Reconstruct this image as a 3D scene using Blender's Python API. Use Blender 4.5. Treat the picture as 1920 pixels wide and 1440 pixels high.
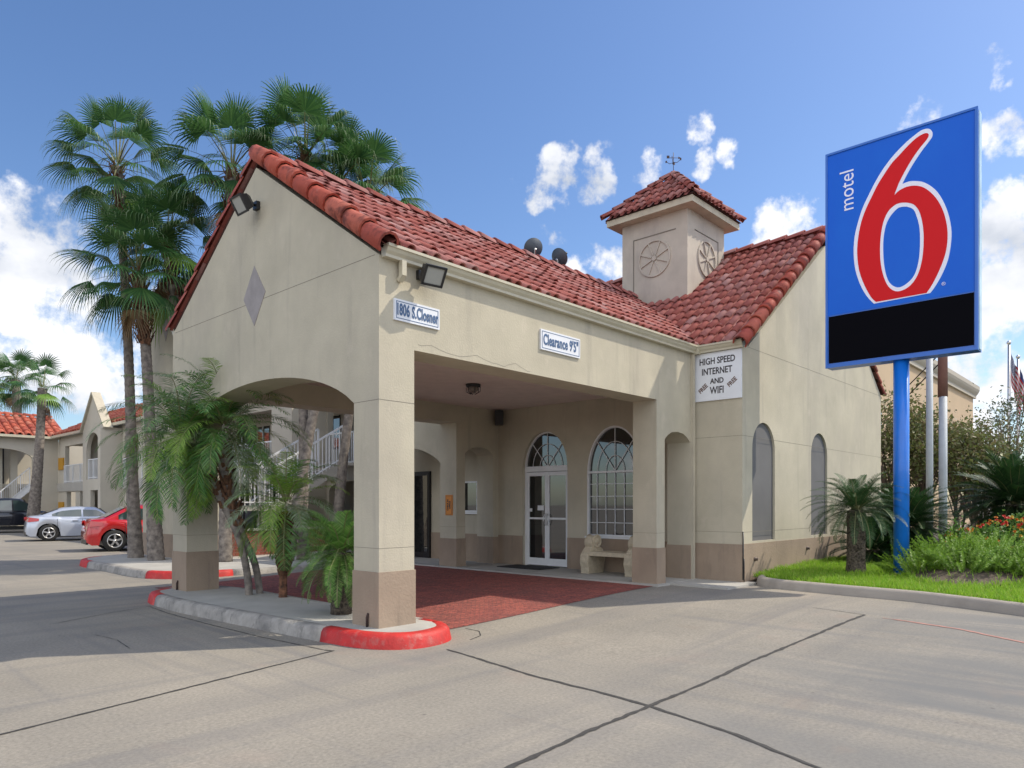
import bpy, bmesh, math, random
import numpy as np
from mathutils import Vector, Matrix, geometry
R_ = math.radians
S = bpy.context.scene
for o in list(bpy.data.objects): bpy.data.objects.remove(o)
C = S.collection

# ------------------------------------------------------------------ camera
YAW = math.atan2(1240., 1341.)                      # view direction, from +x towards +y
cam = bpy.data.cameras.new('camera'); camo = bpy.data.objects.new('camera', cam); C.objects.link(camo)
camo.location = (0, 0, 1.45)
camo.rotation_euler = (math.pi/2, 0, YAW - math.pi/2)
cam.sensor_width = 36; cam.lens = 36*1341/1920.; cam.shift_y = 226/1920.
cam.clip_start = .1; cam.clip_end = 3000
S.camera = camo
S.render.resolution_x = 1024; S.render.resolution_y = 768

# ------------------------------------------------------------------ light
SUN_AZ, SUN_EL = R_(-34.0), R_(50)
sd = bpy.data.lights.new('sun', 'SUN'); sd.energy = 2.75; sd.angle = R_(0.6); sd.color = (1, .91, .76)
so = bpy.data.objects.new('sun', sd); C.objects.link(so)
sv = Vector((math.cos(SUN_AZ)*math.cos(SUN_EL), math.sin(SUN_AZ)*math.cos(SUN_EL), math.sin(SUN_EL)))
so.rotation_euler = sv.to_track_quat('Z', 'Y').to_euler(); so.location = sv*60
S.view_settings.view_transform = 'Standard'; S.view_settings.look = 'None'
S.view_settings.exposure = 0.62; S.view_settings.gamma = 1
S.cycles.max_bounces = 8; S.cycles.diffuse_bounces = 4; S.cycles.transparent_max_bounces = 8

def px_dir(px, py):
    a = (px-960)/1341.; F = (math.cos(YAW), math.sin(YAW)); Rt = (math.sin(YAW), -math.cos(YAW))
    return Vector((F[0]+a*Rt[0], F[1]+a*Rt[1], (946-py)/1341.)).normalized()

W = bpy.data.worlds.new('World'); S.world = W; W.use_nodes = True
nt = W.node_tree; N = nt.nodes; L = nt.links; N.clear()
out = N.new('ShaderNodeOutputWorld')
sky = N.new('ShaderNodeTexSky'); sky.sky_type = 'NISHITA'; sky.sun_disc = False
sky.sun_elevation = SUN_EL; sky.sun_rotation = math.pi/2 - SUN_AZ
sky.altitude = 0; sky.air_density = 1.0; sky.dust_density = .8; sky.ozone_density = 3.0
bg = N.new('ShaderNodeBackground'); bg.inputs[1].default_value = .15
hsv = N.new('ShaderNodeHueSaturation'); hsv.inputs['Saturation'].default_value = 1.13; hsv.inputs['Hue'].default_value = .505; hsv.inputs['Value'].default_value = .75
L.new(sky.outputs[0], hsv.inputs['Color']); L.new(hsv.outputs[0], bg.inputs[0])
tc = N.new('ShaderNodeTexCoord')
def M(op, a, b=None, c=None, clamp=False):
    n = N.new('ShaderNodeMath'); n.operation = op; n.use_clamp = clamp
    for i, v in enumerate((a, b, c)):
        if v is None: continue
        if isinstance(v, (int, float)): n.inputs[i].default_value = v
        else: L.new(v, n.inputs[i])
    return n.outputs[0]
dn = N.new('ShaderNodeVectorMath'); dn.operation = 'NORMALIZE'; L.new(tc.outputs['Generated'], dn.inputs[0])
wn_ = N.new('ShaderNodeTexNoise'); wn_.inputs['Scale'].default_value = 9; wn_.inputs['Detail'].default_value = 5; wn_.inputs['Roughness'].default_value = .6; L.new(dn.outputs[0], wn_.inputs['Vector'])
wsub = N.new('ShaderNodeVectorMath'); wsub.operation = 'SUBTRACT'; L.new(wn_.outputs['Color'], wsub.inputs[0]); wsub.inputs[1].default_value = (.5, .5, .5)
wmul = N.new('ShaderNodeVectorMath'); wmul.operation = 'MULTIPLY_ADD'; L.new(wsub.outputs[0], wmul.inputs[0]); wmul.inputs[1].default_value = (.11, .11, .11); L.new(dn.outputs[0], wmul.inputs[2])
wdir = N.new('ShaderNodeVectorMath'); wdir.operation = 'NORMALIZE'; L.new(wmul.outputs[0], wdir.inputs[0])
# the sky's clouds: soft noise kept to where the cumulus banks stand
blobs = [(-30, 500, 200, 1), (60, 470, 150, 1), (130, 540, 110, .9), (60, 650, 190, 1), (190, 690, 130, .9), (-150, 560, 320, 1), (330, 640, 90, .7),
         (1470, 470, 95, 1), (1560, 500, 110, 1), (1890, 420, 110, 1), (1880, 590, 150, 1), (1990, 480, 200, 1), (1905, 255, 75, 1), (1860, 720, 110, .9),
         (1045, 330, 52, .9), (1018, 365, 42, .85), (1118, 335, 45, .62), (1195, 330, 36, .58), (1300, 248, 36, .68), (1366, 272, 36, .68), (1312, 302, 36, .66), (1130, 505, 52, .66), (1072, 515, 40, .58),
         (1738, 228, 60, .75), (1872, 135, 42, .72), (1070, 455, 40, .5), (1175, 560, 70, .6), (2300, 500, 300, 1), (2900, 300, 500, .9), (1750, 860, 160, .8)]
acc = None
for (bx, by, br, bs) in blobs:
    d = px_dir(bx, by); ed = px_dir(bx+br, by)
    c1 = d.dot(ed)
    v = N.new('ShaderNodeVectorMath'); v.operation = 'DOT_PRODUCT'; L.new(wdir.outputs[0], v.inputs[0]); v.inputs[1].default_value = d
    m = N.new('ShaderNodeMapRange'); m.interpolation_type = 'SMOOTHSTEP'
    L.new(v.outputs['Value'], m.inputs[0]); m.inputs[1].default_value = 1-(1-c1)*1.5; m.inputs[2].default_value = 1-(1-c1)*.0
    m.inputs[3].default_value = 0; m.inputs[4].default_value = bs
    acc = m.outputs[0] if acc is None else M('MAXIMUM', acc, m.outputs[0])
# unseen clouds added behind the viewer to fill the shade; panes mirror them
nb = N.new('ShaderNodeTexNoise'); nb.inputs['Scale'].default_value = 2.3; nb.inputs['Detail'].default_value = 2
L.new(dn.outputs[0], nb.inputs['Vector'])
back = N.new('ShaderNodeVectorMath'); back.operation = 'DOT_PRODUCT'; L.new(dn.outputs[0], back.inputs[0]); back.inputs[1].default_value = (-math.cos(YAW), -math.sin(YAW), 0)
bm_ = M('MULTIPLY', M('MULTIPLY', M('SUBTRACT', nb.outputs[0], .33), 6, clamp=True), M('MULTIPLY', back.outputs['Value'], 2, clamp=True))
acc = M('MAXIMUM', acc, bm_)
n1 = N.new('ShaderNodeTexNoise'); n1.inputs['Scale'].default_value = 17; n1.inputs['Detail'].default_value = 9; n1.inputs['Roughness'].default_value = .62
L.new(dn.outputs[0], n1.inputs['Vector'])
dens = M('ADD', M('MULTIPLY', acc, 1.15), M('MULTIPLY', M('SUBTRACT', n1.outputs[0], .5), 3.6))
den = N.new('ShaderNodeMapRange'); den.interpolation_type = 'SMOOTHSTEP'; L.new(dens, den.inputs[0]); den.inputs[1].default_value = .45; den.inputs[2].default_value = 1.15
dmask = M('MULTIPLY', den.outputs[0], M('MULTIPLY', acc, 3.0, clamp=True))
n2 = N.new('ShaderNodeTexNoise'); n2.inputs['Scale'].default_value = 4.5; n2.inputs['Detail'].default_value = 5
mp = N.new('ShaderNodeMapping'); mp.inputs['Location'].default_value = (3, 1, .4); mp.inputs['Scale'].default_value = (1, 1, 2.2)
L.new(dn.outputs[0], mp.inputs[0]); L.new(mp.outputs[0], n2.inputs['Vector'])
cr = N.new('ShaderNodeValToRGB'); L.new(M('ADD', M('MULTIPLY', n2.outputs[0], .8), M('MULTIPLY', n1.outputs[0], .2)), cr.inputs[0])
cr.color_ramp.elements[0].position = .34; cr.color_ramp.elements[0].color = (.50, .55, .64, 1)
cr.color_ramp.elements[1].position = .52; cr.color_ramp.elements[1].color = (.95, .96, 1, 1)
cb = N.new('ShaderNodeBackground'); L.new(cr.outputs[0], cb.inputs[0]); L.new(M('MULTIPLY_ADD', M('MULTIPLY', back.outputs['Value'], 2, clamp=True), .60, .74), cb.inputs[1])  # added clouds behind the viewer are boosted as extra fill for shaded sides
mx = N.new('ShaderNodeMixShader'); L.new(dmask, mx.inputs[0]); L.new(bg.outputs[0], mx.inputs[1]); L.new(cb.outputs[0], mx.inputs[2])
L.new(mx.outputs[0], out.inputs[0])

# ------------------------------------------------------------------ helpers
rnd = random.Random(7)
class MB:
    """collects faces; build() links them as ONE mesh object"""
    def __init__(s): s.v = []; s.f = []; s.m = []; s.sm = []; s.c = []
    def add(s, vs, fs, mi=0, smooth=False):
        b = len(s.v); s.v += [tuple(p) for p in vs]
        for f in fs: s.f.append([b+i for i in f]); s.m.append(mi); s.sm.append(smooth)
        return s
    def box(s, a, b, mi=0):
        x0, x1 = sorted((a[0], b[0])); y0, y1 = sorted((a[1], b[1])); z0, z1 = sorted((a[2], b[2]))
        vs = [(x0,y0,z0),(x1,y0,z0),(x1,y1,z0),(x0,y1,z0),(x0,y0,z1),(x1,y0,z1),(x1,y1,z1),(x0,y1,z1)]
        return s.add(vs, [(3,2,1,0),(4,5,6,7),(0,1,5,4),(1,2,6,5),(2,3,7,6),(3,0,4,7)], mi)
    def obox(s, c, ax, hx, ay, hy, hz, mi=0, az=None):
        c = Vector(c); ax = Vector(ax).normalized(); ay = Vector(ay).normalized(); az = Vector(az).normalized() if az else ax.cross(ay)
        P = [c+ax*i*hx+ay*j*hy+az*k*hz for k in (-1, 1) for i, j in ((-1,-1),(1,-1),(1,1),(-1,1))]
        return s.add(P, [(3,2,1,0),(4,5,6,7),(0,1,5,4),(1,2,6,5),(2,3,7,6),(3,0,4,7)], mi)
    def bar(s, a, b, w, h=None, mi=0):
        a = Vector(a); b = Vector(b); d = (b-a); up = Vector((0,0,1)) if abs(d.normalized().z) < .95 else Vector((1,0,0))
        sd_ = d.normalized().cross(up).normalized(); u2 = sd_.cross(d.normalized())
        return s.obox((a+b)/2, d, d.length/2, sd_, w/2, (h or w)/2, mi, az=u2)
    def tube(s, pts, rad, n=8, mi=0, caps=True, smooth=True):
        P = [Vector(p) for p in pts]; b = len(s.v); prev = None
        if not hasattr(rad, '__len__'): rad = [rad]*len(P)
        for i, p in enumerate(P):
            t = (P[min(i+1, len(P)-1)]-P[max(i-1, 0)]).normalized()
            if prev is None: u = t.orthogonal().normalized()
            else: u = (prev - t*prev.dot(t)).normalized()
            prev = u; w = t.cross(u)
            for k in range(n):
                a = 2*math.pi*k/n; s.v.append(tuple(p+(u*math.cos(a)+w*math.sin(a))*rad[i]))
        for i in range(len(P)-1):
            for k in range(n):
                s.f.append([b+i*n+k, b+i*n+(k+1)%n, b+(i+1)*n+(k+1)%n, b+(i+1)*n+k]); s.m.append(mi); s.sm.append(smooth)
        if caps:
            s.f.append([b+k for k in range(n)][::-1]); s.f.append([b+(len(P)-1)*n+k for k in range(n)]); s.m += [mi]*2; s.sm += [False]*2
        return s
    def lathe(s, prof, c=(0,0,0), ax='z', n=24, mi=0, smooth=True):
        b = len(s.v)
        for r, h in prof:
            for k in range(n):
                a = 2*math.pi*k/n; x, y = r*math.cos(a), r*math.sin(a)
                p = {'z': (x, y, h), 'y': (x, h, y), 'x': (h, x, y)}[ax]
                s.v.append((c[0]+p[0], c[1]+p[1], c[2]+p[2]))
        for i in range(len(prof)-1):
            for k in range(n):
                s.f.append([b+i*n+k, b+i*n+(k+1)%n, b+(i+1)*n+(k+1)%n, b+(i+1)*n+k]); s.m.append(mi); s.sm.append(smooth)
        return s
    def plate(s, outer, holes, ax, a, b, mi=0, mr=None):
        """polygon with holes in the plane across axis ax, solid from a to b. coords (u,v) = (y,z) for ax x, (x,z) for ax y, (x,y) for z"""
        def P(u, v, w): return {'x': (w, u, v), 'y': (u, w, v), 'z': (u, v, w)}[ax]
        loops = [outer]+list(holes)
        tris = geometry.tessellate_polygon([[Vector((u, v, 0)) for u, v in l] for l in loops])
        fl = [p for l in loops for p in l]; n = len(fl)
        s.add([P(u, v, a) for u, v in fl]+[P(u, v, b) for u, v in fl], [t for t in tris]+[tuple(i+n for i in t)[::-1] for t in tris], mi)
        for l in loops:
            m = len(l)
            s.add([P(u, v, a) for u, v in l]+[P(u, v, b) for u, v in l], [(i, (i+1)%m, m+(i+1)%m, m+i) for i in range(m)], mi if mr is None else mr)
        return s
    def build(s, name, mats, parent=None, loc=None, recalc=True, smooth=None):
        me = bpy.data.meshes.new(name); me.from_pydata(s.v, [], s.f)
        if not isinstance(mats, (list, tuple)): mats = [mats]
        for m in mats: me.materials.append(m)
        me.polygons.foreach_set('material_index', s.m); me.polygons.foreach_set('use_smooth', s.sm)
        me.update()
        if recalc:
            b = bmesh.new(); b.from_mesh(me); bmesh.ops.recalc_face_normals(b, faces=b.faces); b.to_mesh(me); b.free()
        return link(name, me, parent, loc)
WM = {}                                               # world matrix of each object as built
def link(name, me, parent=None, loc=None):
    """geometry is in world coordinates unless loc is given (then it is local to its parent)"""
    o = bpy.data.objects.new(name, me); C.objects.link(o)
    if parent is not None:
        o.parent = parent; pw = WM[parent.name]
        if loc is None: o.matrix_parent_inverse = pw.inverted(); WM[o.name] = Matrix.Identity(4)
        else: o.location = loc; WM[o.name] = pw @ Matrix.Translation(loc)
    else:
        o.location = loc or (0, 0, 0); WM[o.name] = Matrix.Translation(loc or (0, 0, 0))
    return o
def tag(o, label=None, cat=None, group=None, kind=None):
    if label: o['label'] = label
    if cat: o['category'] = cat
    if group: o['group'] = group
    if kind: o['kind'] = kind
    return o
def thing(name, label, cat, loc=(0,0,0), rz=0, group=None):
    o = bpy.data.objects.new(name, None); C.objects.link(o); o.empty_display_size = .2
    o.location = loc; o.rotation_euler = (0, 0, rz); WM[o.name] = Matrix.Translation(loc) @ Matrix.Rotation(rz, 4, 'Z')
    return tag(o, label, cat, group)
def struct(name, mb, mat): return tag(mb.build(name, mat), kind='structure')
def copy_tree(o, parent=None):
    c = o.copy(); C.objects.link(c)
    if parent is not None: c.parent = parent
    for ch in list(o.children): copy_tree(ch, c)
    return c
def ss(a, b, v):
    t = max(0., min(1., (v-a)/(b-a))); return t*t*(3-2*t)
def gz(x, y): return .13*ss(5, 10, x)*(1-ss(13, 16, y))
def bez(pts, n=10):                                   # smooth closed/open path through points (Catmull-Rom)
    o = []; m = len(pts)
    for i in range(m-1):
        p0 = pts[max(i-1, 0)]; p1 = pts[i]; p2 = pts[i+1]; p3 = pts[min(i+2, m-1)]
        for k in range(n):
            t = k/n
            o.append(tuple(.5*((2*b)+(-a+c)*t+(2*a-5*b+4*c-d)*t*t+(-a+3*b-3*c+d)*t**3) for a, b, c, d in zip(p0, p1, p2, p3)))
    o.append(tuple(pts[-1])); return o

# ------------------------------------------------------------------ materials
def mat(name, col, rough=.8, noise=None, bump=None, metal=0, spec=.5, coat=0, trans=None, isl=None, col2=None, nscale=3., ndet=5, coord='pos', stain=None):
    """col base; noise = amount of brightness mottling; col2 = second colour mixed by noise; bump=(scale,strength)"""
    m = bpy.data.materials.new(name); m.use_nodes = True; t = m.node_tree; n = t.nodes; l = t.links
    p = n['Principled BSDF']; p.inputs['Roughness'].default_value = rough; p.inputs['Metallic'].default_value = metal
    p.inputs['Specular IOR Level'].default_value = spec; p.inputs['Coat Weight'].default_value = coat
    p.inputs['Base Color'].default_value = (*col, 1)
    g = n.new('ShaderNodeNewGeometry'); src = g.outputs['Position']
    if coord == 'obj': tcn = n.new('ShaderNodeTexCoord'); src = tcn.outputs['Object']
    cur = None
    if noise or col2:
        a = n.new('ShaderNodeTexNoise'); a.inputs['Scale'].default_value = nscale; a.inputs['Detail'].default_value = ndet; a.inputs['Roughness'].default_value = .6
        l.new(src, a.inputs['Vector'])
        r = n.new('ShaderNodeValToRGB'); l.new(a.outputs[0], r.inputs[0])
        r.color_ramp.elements[0].position = .32; r.color_ramp.elements[1].position = .68
        k = noise or 0
        r.color_ramp.elements[0].color = (*[c*(1-k) for c in (col2 or col)], 1); r.color_ramp.elements[1].color = (*[min(1, c*(1+k)) for c in col], 1)
        cur = r.outputs[0]
    if isl:                                            # each loose piece (tile, leaf) its own shade
        r2 = n.new('ShaderNodeValToRGB'); l.new(g.outputs['Random Per Island'], r2.inputs[0])
        els = r2.color_ramp.elements
        while len(els) < len(isl): els.new(.5)
        for i, c in enumerate(isl): els[i].position = i/(len(isl)-1); els[i].color = (*c, 1)
        if cur:
            mm = n.new('ShaderNodeMix'); mm.data_type = 'RGBA'; mm.inputs[0].default_value = .72; l.new(cur, mm.inputs[6]); l.new(r2.outputs[0], mm.inputs[7]); cur = mm.outputs[2]
        else: cur = r2.outputs[0]
    for st_ in ([stain] if stain and not isinstance(stain, list) else stain or []):   # broad dirt: (colour, scale, amount, stretch[, low, high])
        a = n.new('ShaderNodeTexNoise'); a.inputs['Scale'].default_value = st_[1]; a.inputs['Detail'].default_value = 7; a.inputs['Roughness'].default_value = .65
        mp = n.new('ShaderNodeMapping'); mp.inputs['Scale'].default_value = st_[3]; l.new(src, mp.inputs[0]); l.new(mp.outputs[0], a.inputs['Vector'])
        lo, hi = st_[4:6] if len(st_) > 4 else (.48, .75)
        mr = n.new('ShaderNodeMapRange'); l.new(a.outputs[0], mr.inputs[0]); mr.inputs[1].default_value = lo; mr.inputs[2].default_value = hi; mr.inputs[3].default_value = 0; mr.inputs[4].default_value = st_[2]
        mm = n.new('ShaderNodeMix'); mm.data_type = 'RGBA'; l.new(mr.outputs[0], mm.inputs[0])
        if cur: l.new(cur, mm.inputs[6])
        else: mm.inputs[6].default_value = (*col, 1)
        mm.inputs[7].default_value = (*st_[0], 1); cur = mm.outputs[2]
    if cur: l.new(cur, p.inputs['Base Color'])
    if bump:
        a = n.new('ShaderNodeTexNoise'); a.inputs['Scale'].default_value = bump[0]; a.inputs['Detail'].default_value = 4; l.new(src, a.inputs['Vector'])
        b = n.new('ShaderNodeBump'); b.inputs['Strength'].default_value = bump[1]; b.inputs['Distance'].default_value = .01; l.new(a.outputs[0], b.inputs['Height']); l.new(b.outputs[0], p.inputs['Normal'])
    if trans:                                          # leaves: some light passes through
        tr = n.new('ShaderNodeBsdfTranslucent'); mx_ = n.new('ShaderNodeMixShader'); mx_.inputs[0].default_value = trans
        if cur: l.new(cur, tr.inputs[0])
        else: tr.inputs[0].default_value = (*col, 1)
        l.new(p.outputs[0], mx_.inputs[1]); l.new(tr.outputs[0], mx_.inputs[2]); l.new(mx_.outputs[0], n['Material Output'].inputs[0])
    return m
m_stucco = mat('stucco', (.47, .428, .33), .92, noise=.09, nscale=1.3, bump=(45, .3), stain=[((.37, .33, .275), .9, .6, (1, 1, .35)), ((.27, .245, .21), 2.6, .5, (1.6, 1.6, .14), .56, .78), ((.56, .50, .40), 5, .4, (1, 1, .6), .58, .72)])
m_tan = mat('stucco_tan', (.32, .245, .18), .9, noise=.1, nscale=1.5, bump=(38, .5), stain=[((.22, .17, .13), 1.5, .55, (1, 1, .4)), ((.16, .125, .10), 4, .5, (1.5, 1.5, .25), .56, .76), ((.42, .35, .28), 7, .4, (1, 1, 1), .62, .75)])
m_stucco_far = mat('stucco_wing', (.52, .48, .40), .92, noise=.06, nscale=.8, bump=(60, .2))
m_tower = mat('tower_plaster', (.49, .44, .37), .9, noise=.09, nscale=2, bump=(120, .3), stain=((.33, .28, .26), 1.3, .6, (1.5, 1.5, .4)))
m_score = mat('score_line', (.2, .18, .15), .95)
m_ceil = mat('ceiling_paint', (.68, .58, .53), .95, noise=.06, nscale=4, bump=(220, .3))
m_gutter = mat('gutter_paint', (.50, .46, .35), .45, noise=.07, nscale=5)
TILES = [(.20,.055,.045),(.34,.11,.09),(.27,.085,.075),(.40,.21,.195),(.25,.07,.06),(.35,.155,.14),(.31,.10,.085),(.43,.27,.255),(.16,.055,.05)]
m_tile = mat('clay_tile', (.32, .08, .06), .86, noise=.25, nscale=14, bump=(60, .4), isl=TILES, spec=.3, stain=[((.10, .04, .035), 3.5, .6, (1, 1, 1), .54, .74), ((.30, .26, .24), 11, .45, (1, 1, 1), .60, .72)])
m_tile_rake = mat('clay_rake_tile', (.40, .075, .045), .7, noise=.25, nscale=9, bump=(50, .3), isl=[(.34,.05,.03),(.42,.085,.05),(.27,.045,.035),(.46,.13,.085)], stain=[((.10, .022, .018), 5, .85, (1, 1, 1), .5, .66), ((.5, .2, .16), 9, .5, (1, 1, 1), .58, .72)])
m_under = mat('roof_underlay', (.08, .03, .025), .95)
m_white = mat('white_paint', (.74, .75, .76), .45, noise=.04)
m_glass = mat('window_glass', (.012, .014, .016), .02, spec=1.0, coat=1)
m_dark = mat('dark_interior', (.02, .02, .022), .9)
m_black = mat('black_metal', (.018, .018, .02), .4)
m_grey_niche = mat('niche_paint', (.13, .128, .13), .85, noise=.08, nscale=2)
m_diamond = mat('diamond_paint', (.30, .275, .27), .9, noise=.1, nscale=6)
m_conc_w = mat('walk_concrete', (.40, .385, .35), .9, noise=.09, nscale=2.2, bump=(90, .3), stain=((.26, .25, .23), 1.2, .5, (1, 1, 1)))
m_kerb = mat('kerb_concrete', (.33, .31, .28), .95, noise=.18, nscale=6, bump=(50, .6), stain=[((.11, .105, .10), 2.5, .85, (1, 1, 1)), ((.09, .085, .08), 9, .7, (1, 1, .5), .55, .7)])
m_redkerb = mat('red_kerb_paint', (.50, .022, .018), .6, noise=.15, nscale=8, bump=(40, .5), stain=[((.36, .05, .04), 3, .7, (1, 1, 1)), ((.42, .13, .11), 9, .6, (1, 1, .7), .54, .66), ((.24, .20, .18), 16, .6, (1, 1, 1), .64, .69)])
m_pink = mat('faded_red_paint', (.42, .21, .17), .8, noise=.2, nscale=6)
m_seal = mat('joint_sealant', (.05, .047, .043), .8, noise=.3, nscale=20)
m_alu = mat('aluminium', (.6, .6, .6), .35, metal=.9)
m_rubber = mat('rubber', (.02, .02, .02), .85)
m_stone = mat('cast_stone', (.52, .45, .33), .9, noise=.15, nscale=12, bump=(40, .5))

def mat_ground():
    m = bpy.data.materials.new('concrete_drive'); m.use_nodes = True; t = m.node_tree; n = t.nodes; l = t.links
    p = n['Principled BSDF']; p.inputs['Roughness'].default_value = .88; p.inputs['Specular IOR Level'].default_value = .35
    g = n.new('ShaderNodeNewGeometry')
    def noise(sc, det, mpsc=None, rot=None, rough=.6, dist=0):
        a = n.new('ShaderNodeTexNoise'); a.inputs['Scale'].default_value = sc; a.inputs['Detail'].default_value = det; a.inputs['Roughness'].default_value = rough; a.inputs['Distortion'].default_value = dist
        if mpsc:
            mp = n.new('ShaderNodeMapping'); mp.inputs['Scale'].default_value = mpsc; mp.inputs['Rotation'].default_value = (0, 0, rot or 0)
            l.new(g.outputs['Position'], mp.inputs[0]); l.new(mp.outputs[0], a.inputs['Vector'])
        else: l.new(g.outputs['Position'], a.inputs['Vector'])
        return a.outputs[0]
    def ramp(v, p0, c0, p1, c1):
        r = n.new('ShaderNodeValToRGB'); l.new(v, r.inputs[0]); e = r.color_ramp.elements
        e[0].position = p0; e[0].color = (*c0, 1); e[1].position = p1; e[1].color = (*c1, 1); return r.outputs[0]
    def mix(f, a, b, mode='MIX'):
        q = n.new('ShaderNodeMix'); q.data_type = 'RGBA'; q.blend_type = mode
        if isinstance(f, float): q.inputs[0].default_value = f
        else: l.new(f, q.inputs[0])
        l.new(a, q.inputs[6])
        if isinstance(b, tuple): q.inputs[7].default_value = (*b, 1)
        else: l.new(b, q.inputs[7])
        return q.outputs[2]
    def mr(v, a, b, c, d):
        q = n.new('ShaderNodeMapRange'); l.new(v, q.inputs[0]); q.inputs[1].default_value = a; q.inputs[2].default_value = b; q.inputs[3].default_value = c; q.inputs[4].default_value = d; return q.outputs[0]
    base = ramp(noise(.55, 6), .3, (.255, .235, .20), .72, (.35, .315, .26))
    fine = ramp(noise(38, 5), .3, (.72, .72, .72), .7, (1.12, 1.12, 1.12))
    c = mix(1.0, base, fine, 'MULTIPLY')
    sp = ramp(noise(190, 2, rough=.8), .28, (.62, .6, .58), .5, (1, 1, 1)); c = mix(.8, c, sp, 'MULTIPLY')
    # tyre tracks: long soft dark bands along the lane (x) and sweeping out
    tr = mr(noise(1.0, 4, (.10, 1.9, 1), R_(12), dist=.4), .50, .70, 0, .5); c = mix(tr, c, (.155, .15, .15))
    tr2 = mr(noise(1.0, 3, (3.4, .2, 1), 0, dist=.5), .56, .74, 0, .45); c = mix(tr2, c, (.16, .155, .155))
    sep = n.new('ShaderNodeSeparateXYZ'); l.new(g.outputs['Position'], sep.inputs[0])
    def mth(op, a, b=None):
        q = n.new('ShaderNodeMath'); q.operation = op
        for i_, v_ in enumerate((a, b)):
            if v_ is None: continue
            if isinstance(v_, (int, float)): q.inputs[i_].default_value = v_
            else: l.new(v_, q.inputs[i_])
        return q.outputs[0]
    # the lane where cars swing in from the road is blackened by tyres
    lane = mth('ABSOLUTE', mth('ADD', mth('SUBTRACT', sep.outputs[1], 1.2), mth('MULTIPLY', mth('SUBTRACT', sep.outputs[0], 6.5), .12)))
    lf = mr(lane, .3, 2.6, 1, 0); lx = mr(sep.outputs[0], 2.5, 5.5, 0, 1)
    ln = mr(noise(1.0, 4, (1.9, .2, 1), 0, dist=.6), .36, .62, .05, .95)
    c = mix(mth('MULTIPLY', mth('MULTIPLY', lf, lx), ln), c, (.165, .165, .16))
    blot = mr(noise(1.6, 6), .60, .8, 0, .5); c = mix(blot, c, (.2, .17, .14))
    pk = mr(noise(.8, 3), .6, .8, 0, .35); c = mix(pk, c, (.40, .30, .24))
    dots = n.new('ShaderNodeTexVoronoi'); dots.inputs['Scale'].default_value = 2.6; l.new(g.outputs['Position'], dots.inputs['Vector'])
    dd = mr(dots.outputs['Distance'], .0, .055, .7, 0); c = mix(dd, c, (.07, .065, .06))
    l.new(c, p.inputs['Base Color'])
    b = n.new('ShaderNodeBump'); b.inputs['Strength'].default_value = .35; b.inputs['Distance'].default_value = .006; l.new(noise(120, 5, rough=.7), b.inputs['Height']); l.new(b.outputs[0], p.inputs['Normal'])
    return m
m_ground = mat_ground()
def mat_brick(name, c1, c2, mortar, scale, rot, bw=.5, rh=.25, msz=.02, plane='z', bump=.6):
    m = bpy.data.materials.new(name); m.use_nodes = True; t = m.node_tree; n = t.nodes; l = t.links
    p = n['Principled BSDF']; p.inputs['Roughness'].default_value = .85
    g = n.new('ShaderNodeNewGeometry'); mp = n.new('ShaderNodeMapping'); mp.inputs['Rotation'].default_value = rot; l.new(g.outputs['Position'], mp.inputs[0])
    b = n.new('ShaderNodeTexBrick'); b.inputs['Scale'].default_value = scale; b.inputs['Brick Width'].default_value = bw; b.inputs['Row Height'].default_value = rh; b.inputs['Mortar Size'].default_value = msz
    b.inputs['Color1'].default_value = (*c1, 1); b.inputs['Color2'].default_value = (*c2, 1); b.inputs['Mortar'].default_value = (*mortar, 1)
    l.new(mp.outputs[0], b.inputs['Vector'])
    a = n.new('ShaderNodeTexNoise'); a.inputs['Scale'].default_value = 1.4; a.inputs['Detail'].default_value = 6; l.new(g.outputs['Position'], a.inputs['Vector'])
    mr = n.new('ShaderNodeMapRange'); l.new(a.outputs[0], mr.inputs[0]); mr.inputs[1].default_value = .45; mr.inputs[2].default_value = .75; mr.inputs[4].default_value = .55
    q = n.new('ShaderNodeMix'); q.data_type = 'RGBA'; l.new(mr.outputs[0], q.inputs[0]); l.new(b.outputs[0], q.inputs[6]); q.inputs[7].default_value = (c1[0]*.5, c1[1]*.8, c1[2]*.9, 1)
    gr = n.new('ShaderNodeTexNoise'); gr.inputs['Scale'].default_value = 26; gr.inputs['Detail'].default_value = 4; gr.inputs['Roughness'].default_value = .7; l.new(g.outputs['Position'], gr.inputs['Vector'])
    gm = n.new('ShaderNodeMapRange'); l.new(gr.outputs[0], gm.inputs[0]); gm.inputs[1].default_value = .35; gm.inputs[2].default_value = .68; gm.inputs[3].default_value = .55; gm.inputs[4].default_value = 1.45
    q2 = n.new('ShaderNodeVectorMath'); q2.operation = 'SCALE'; l.new(q.outputs[2], q2.inputs[0]); l.new(gm.outputs[0], q2.inputs['Scale'])
    l.new(q2.outputs[0], p.inputs['Base Color'])
    bp = n.new('ShaderNodeBump'); bp.inputs['Strength'].default_value = bump; bp.inputs['Distance'].default_value = .01; bp.invert = True; l.new(b.outputs['Fac'], bp.inputs['Height']); l.new(bp.outputs[0], p.inputs['Normal'])
    return m
m_paver = mat_brick('stamped_brick', (.34, .085, .06), (.20, .05, .042), (.17, .07, .06), 7.5, (0, 0, R_(45)), bw=.9, rh=.45, msz=.03, bump=1.0)
m_brickwall = mat_brick('brick_wall', (.30, .08, .05), (.22, .055, .04), (.25, .2, .17), 4.5, (R_(90), 0, 0), bw=1., rh=.36, msz=.02)
m_soil = mat('soil', (.10, .075, .055), .95, noise=.4, nscale=9, bump=(25, 1))
m_lawnbase = mat('lawn_base', (.05, .085, .02), .95, noise=.4, nscale=6)
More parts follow.
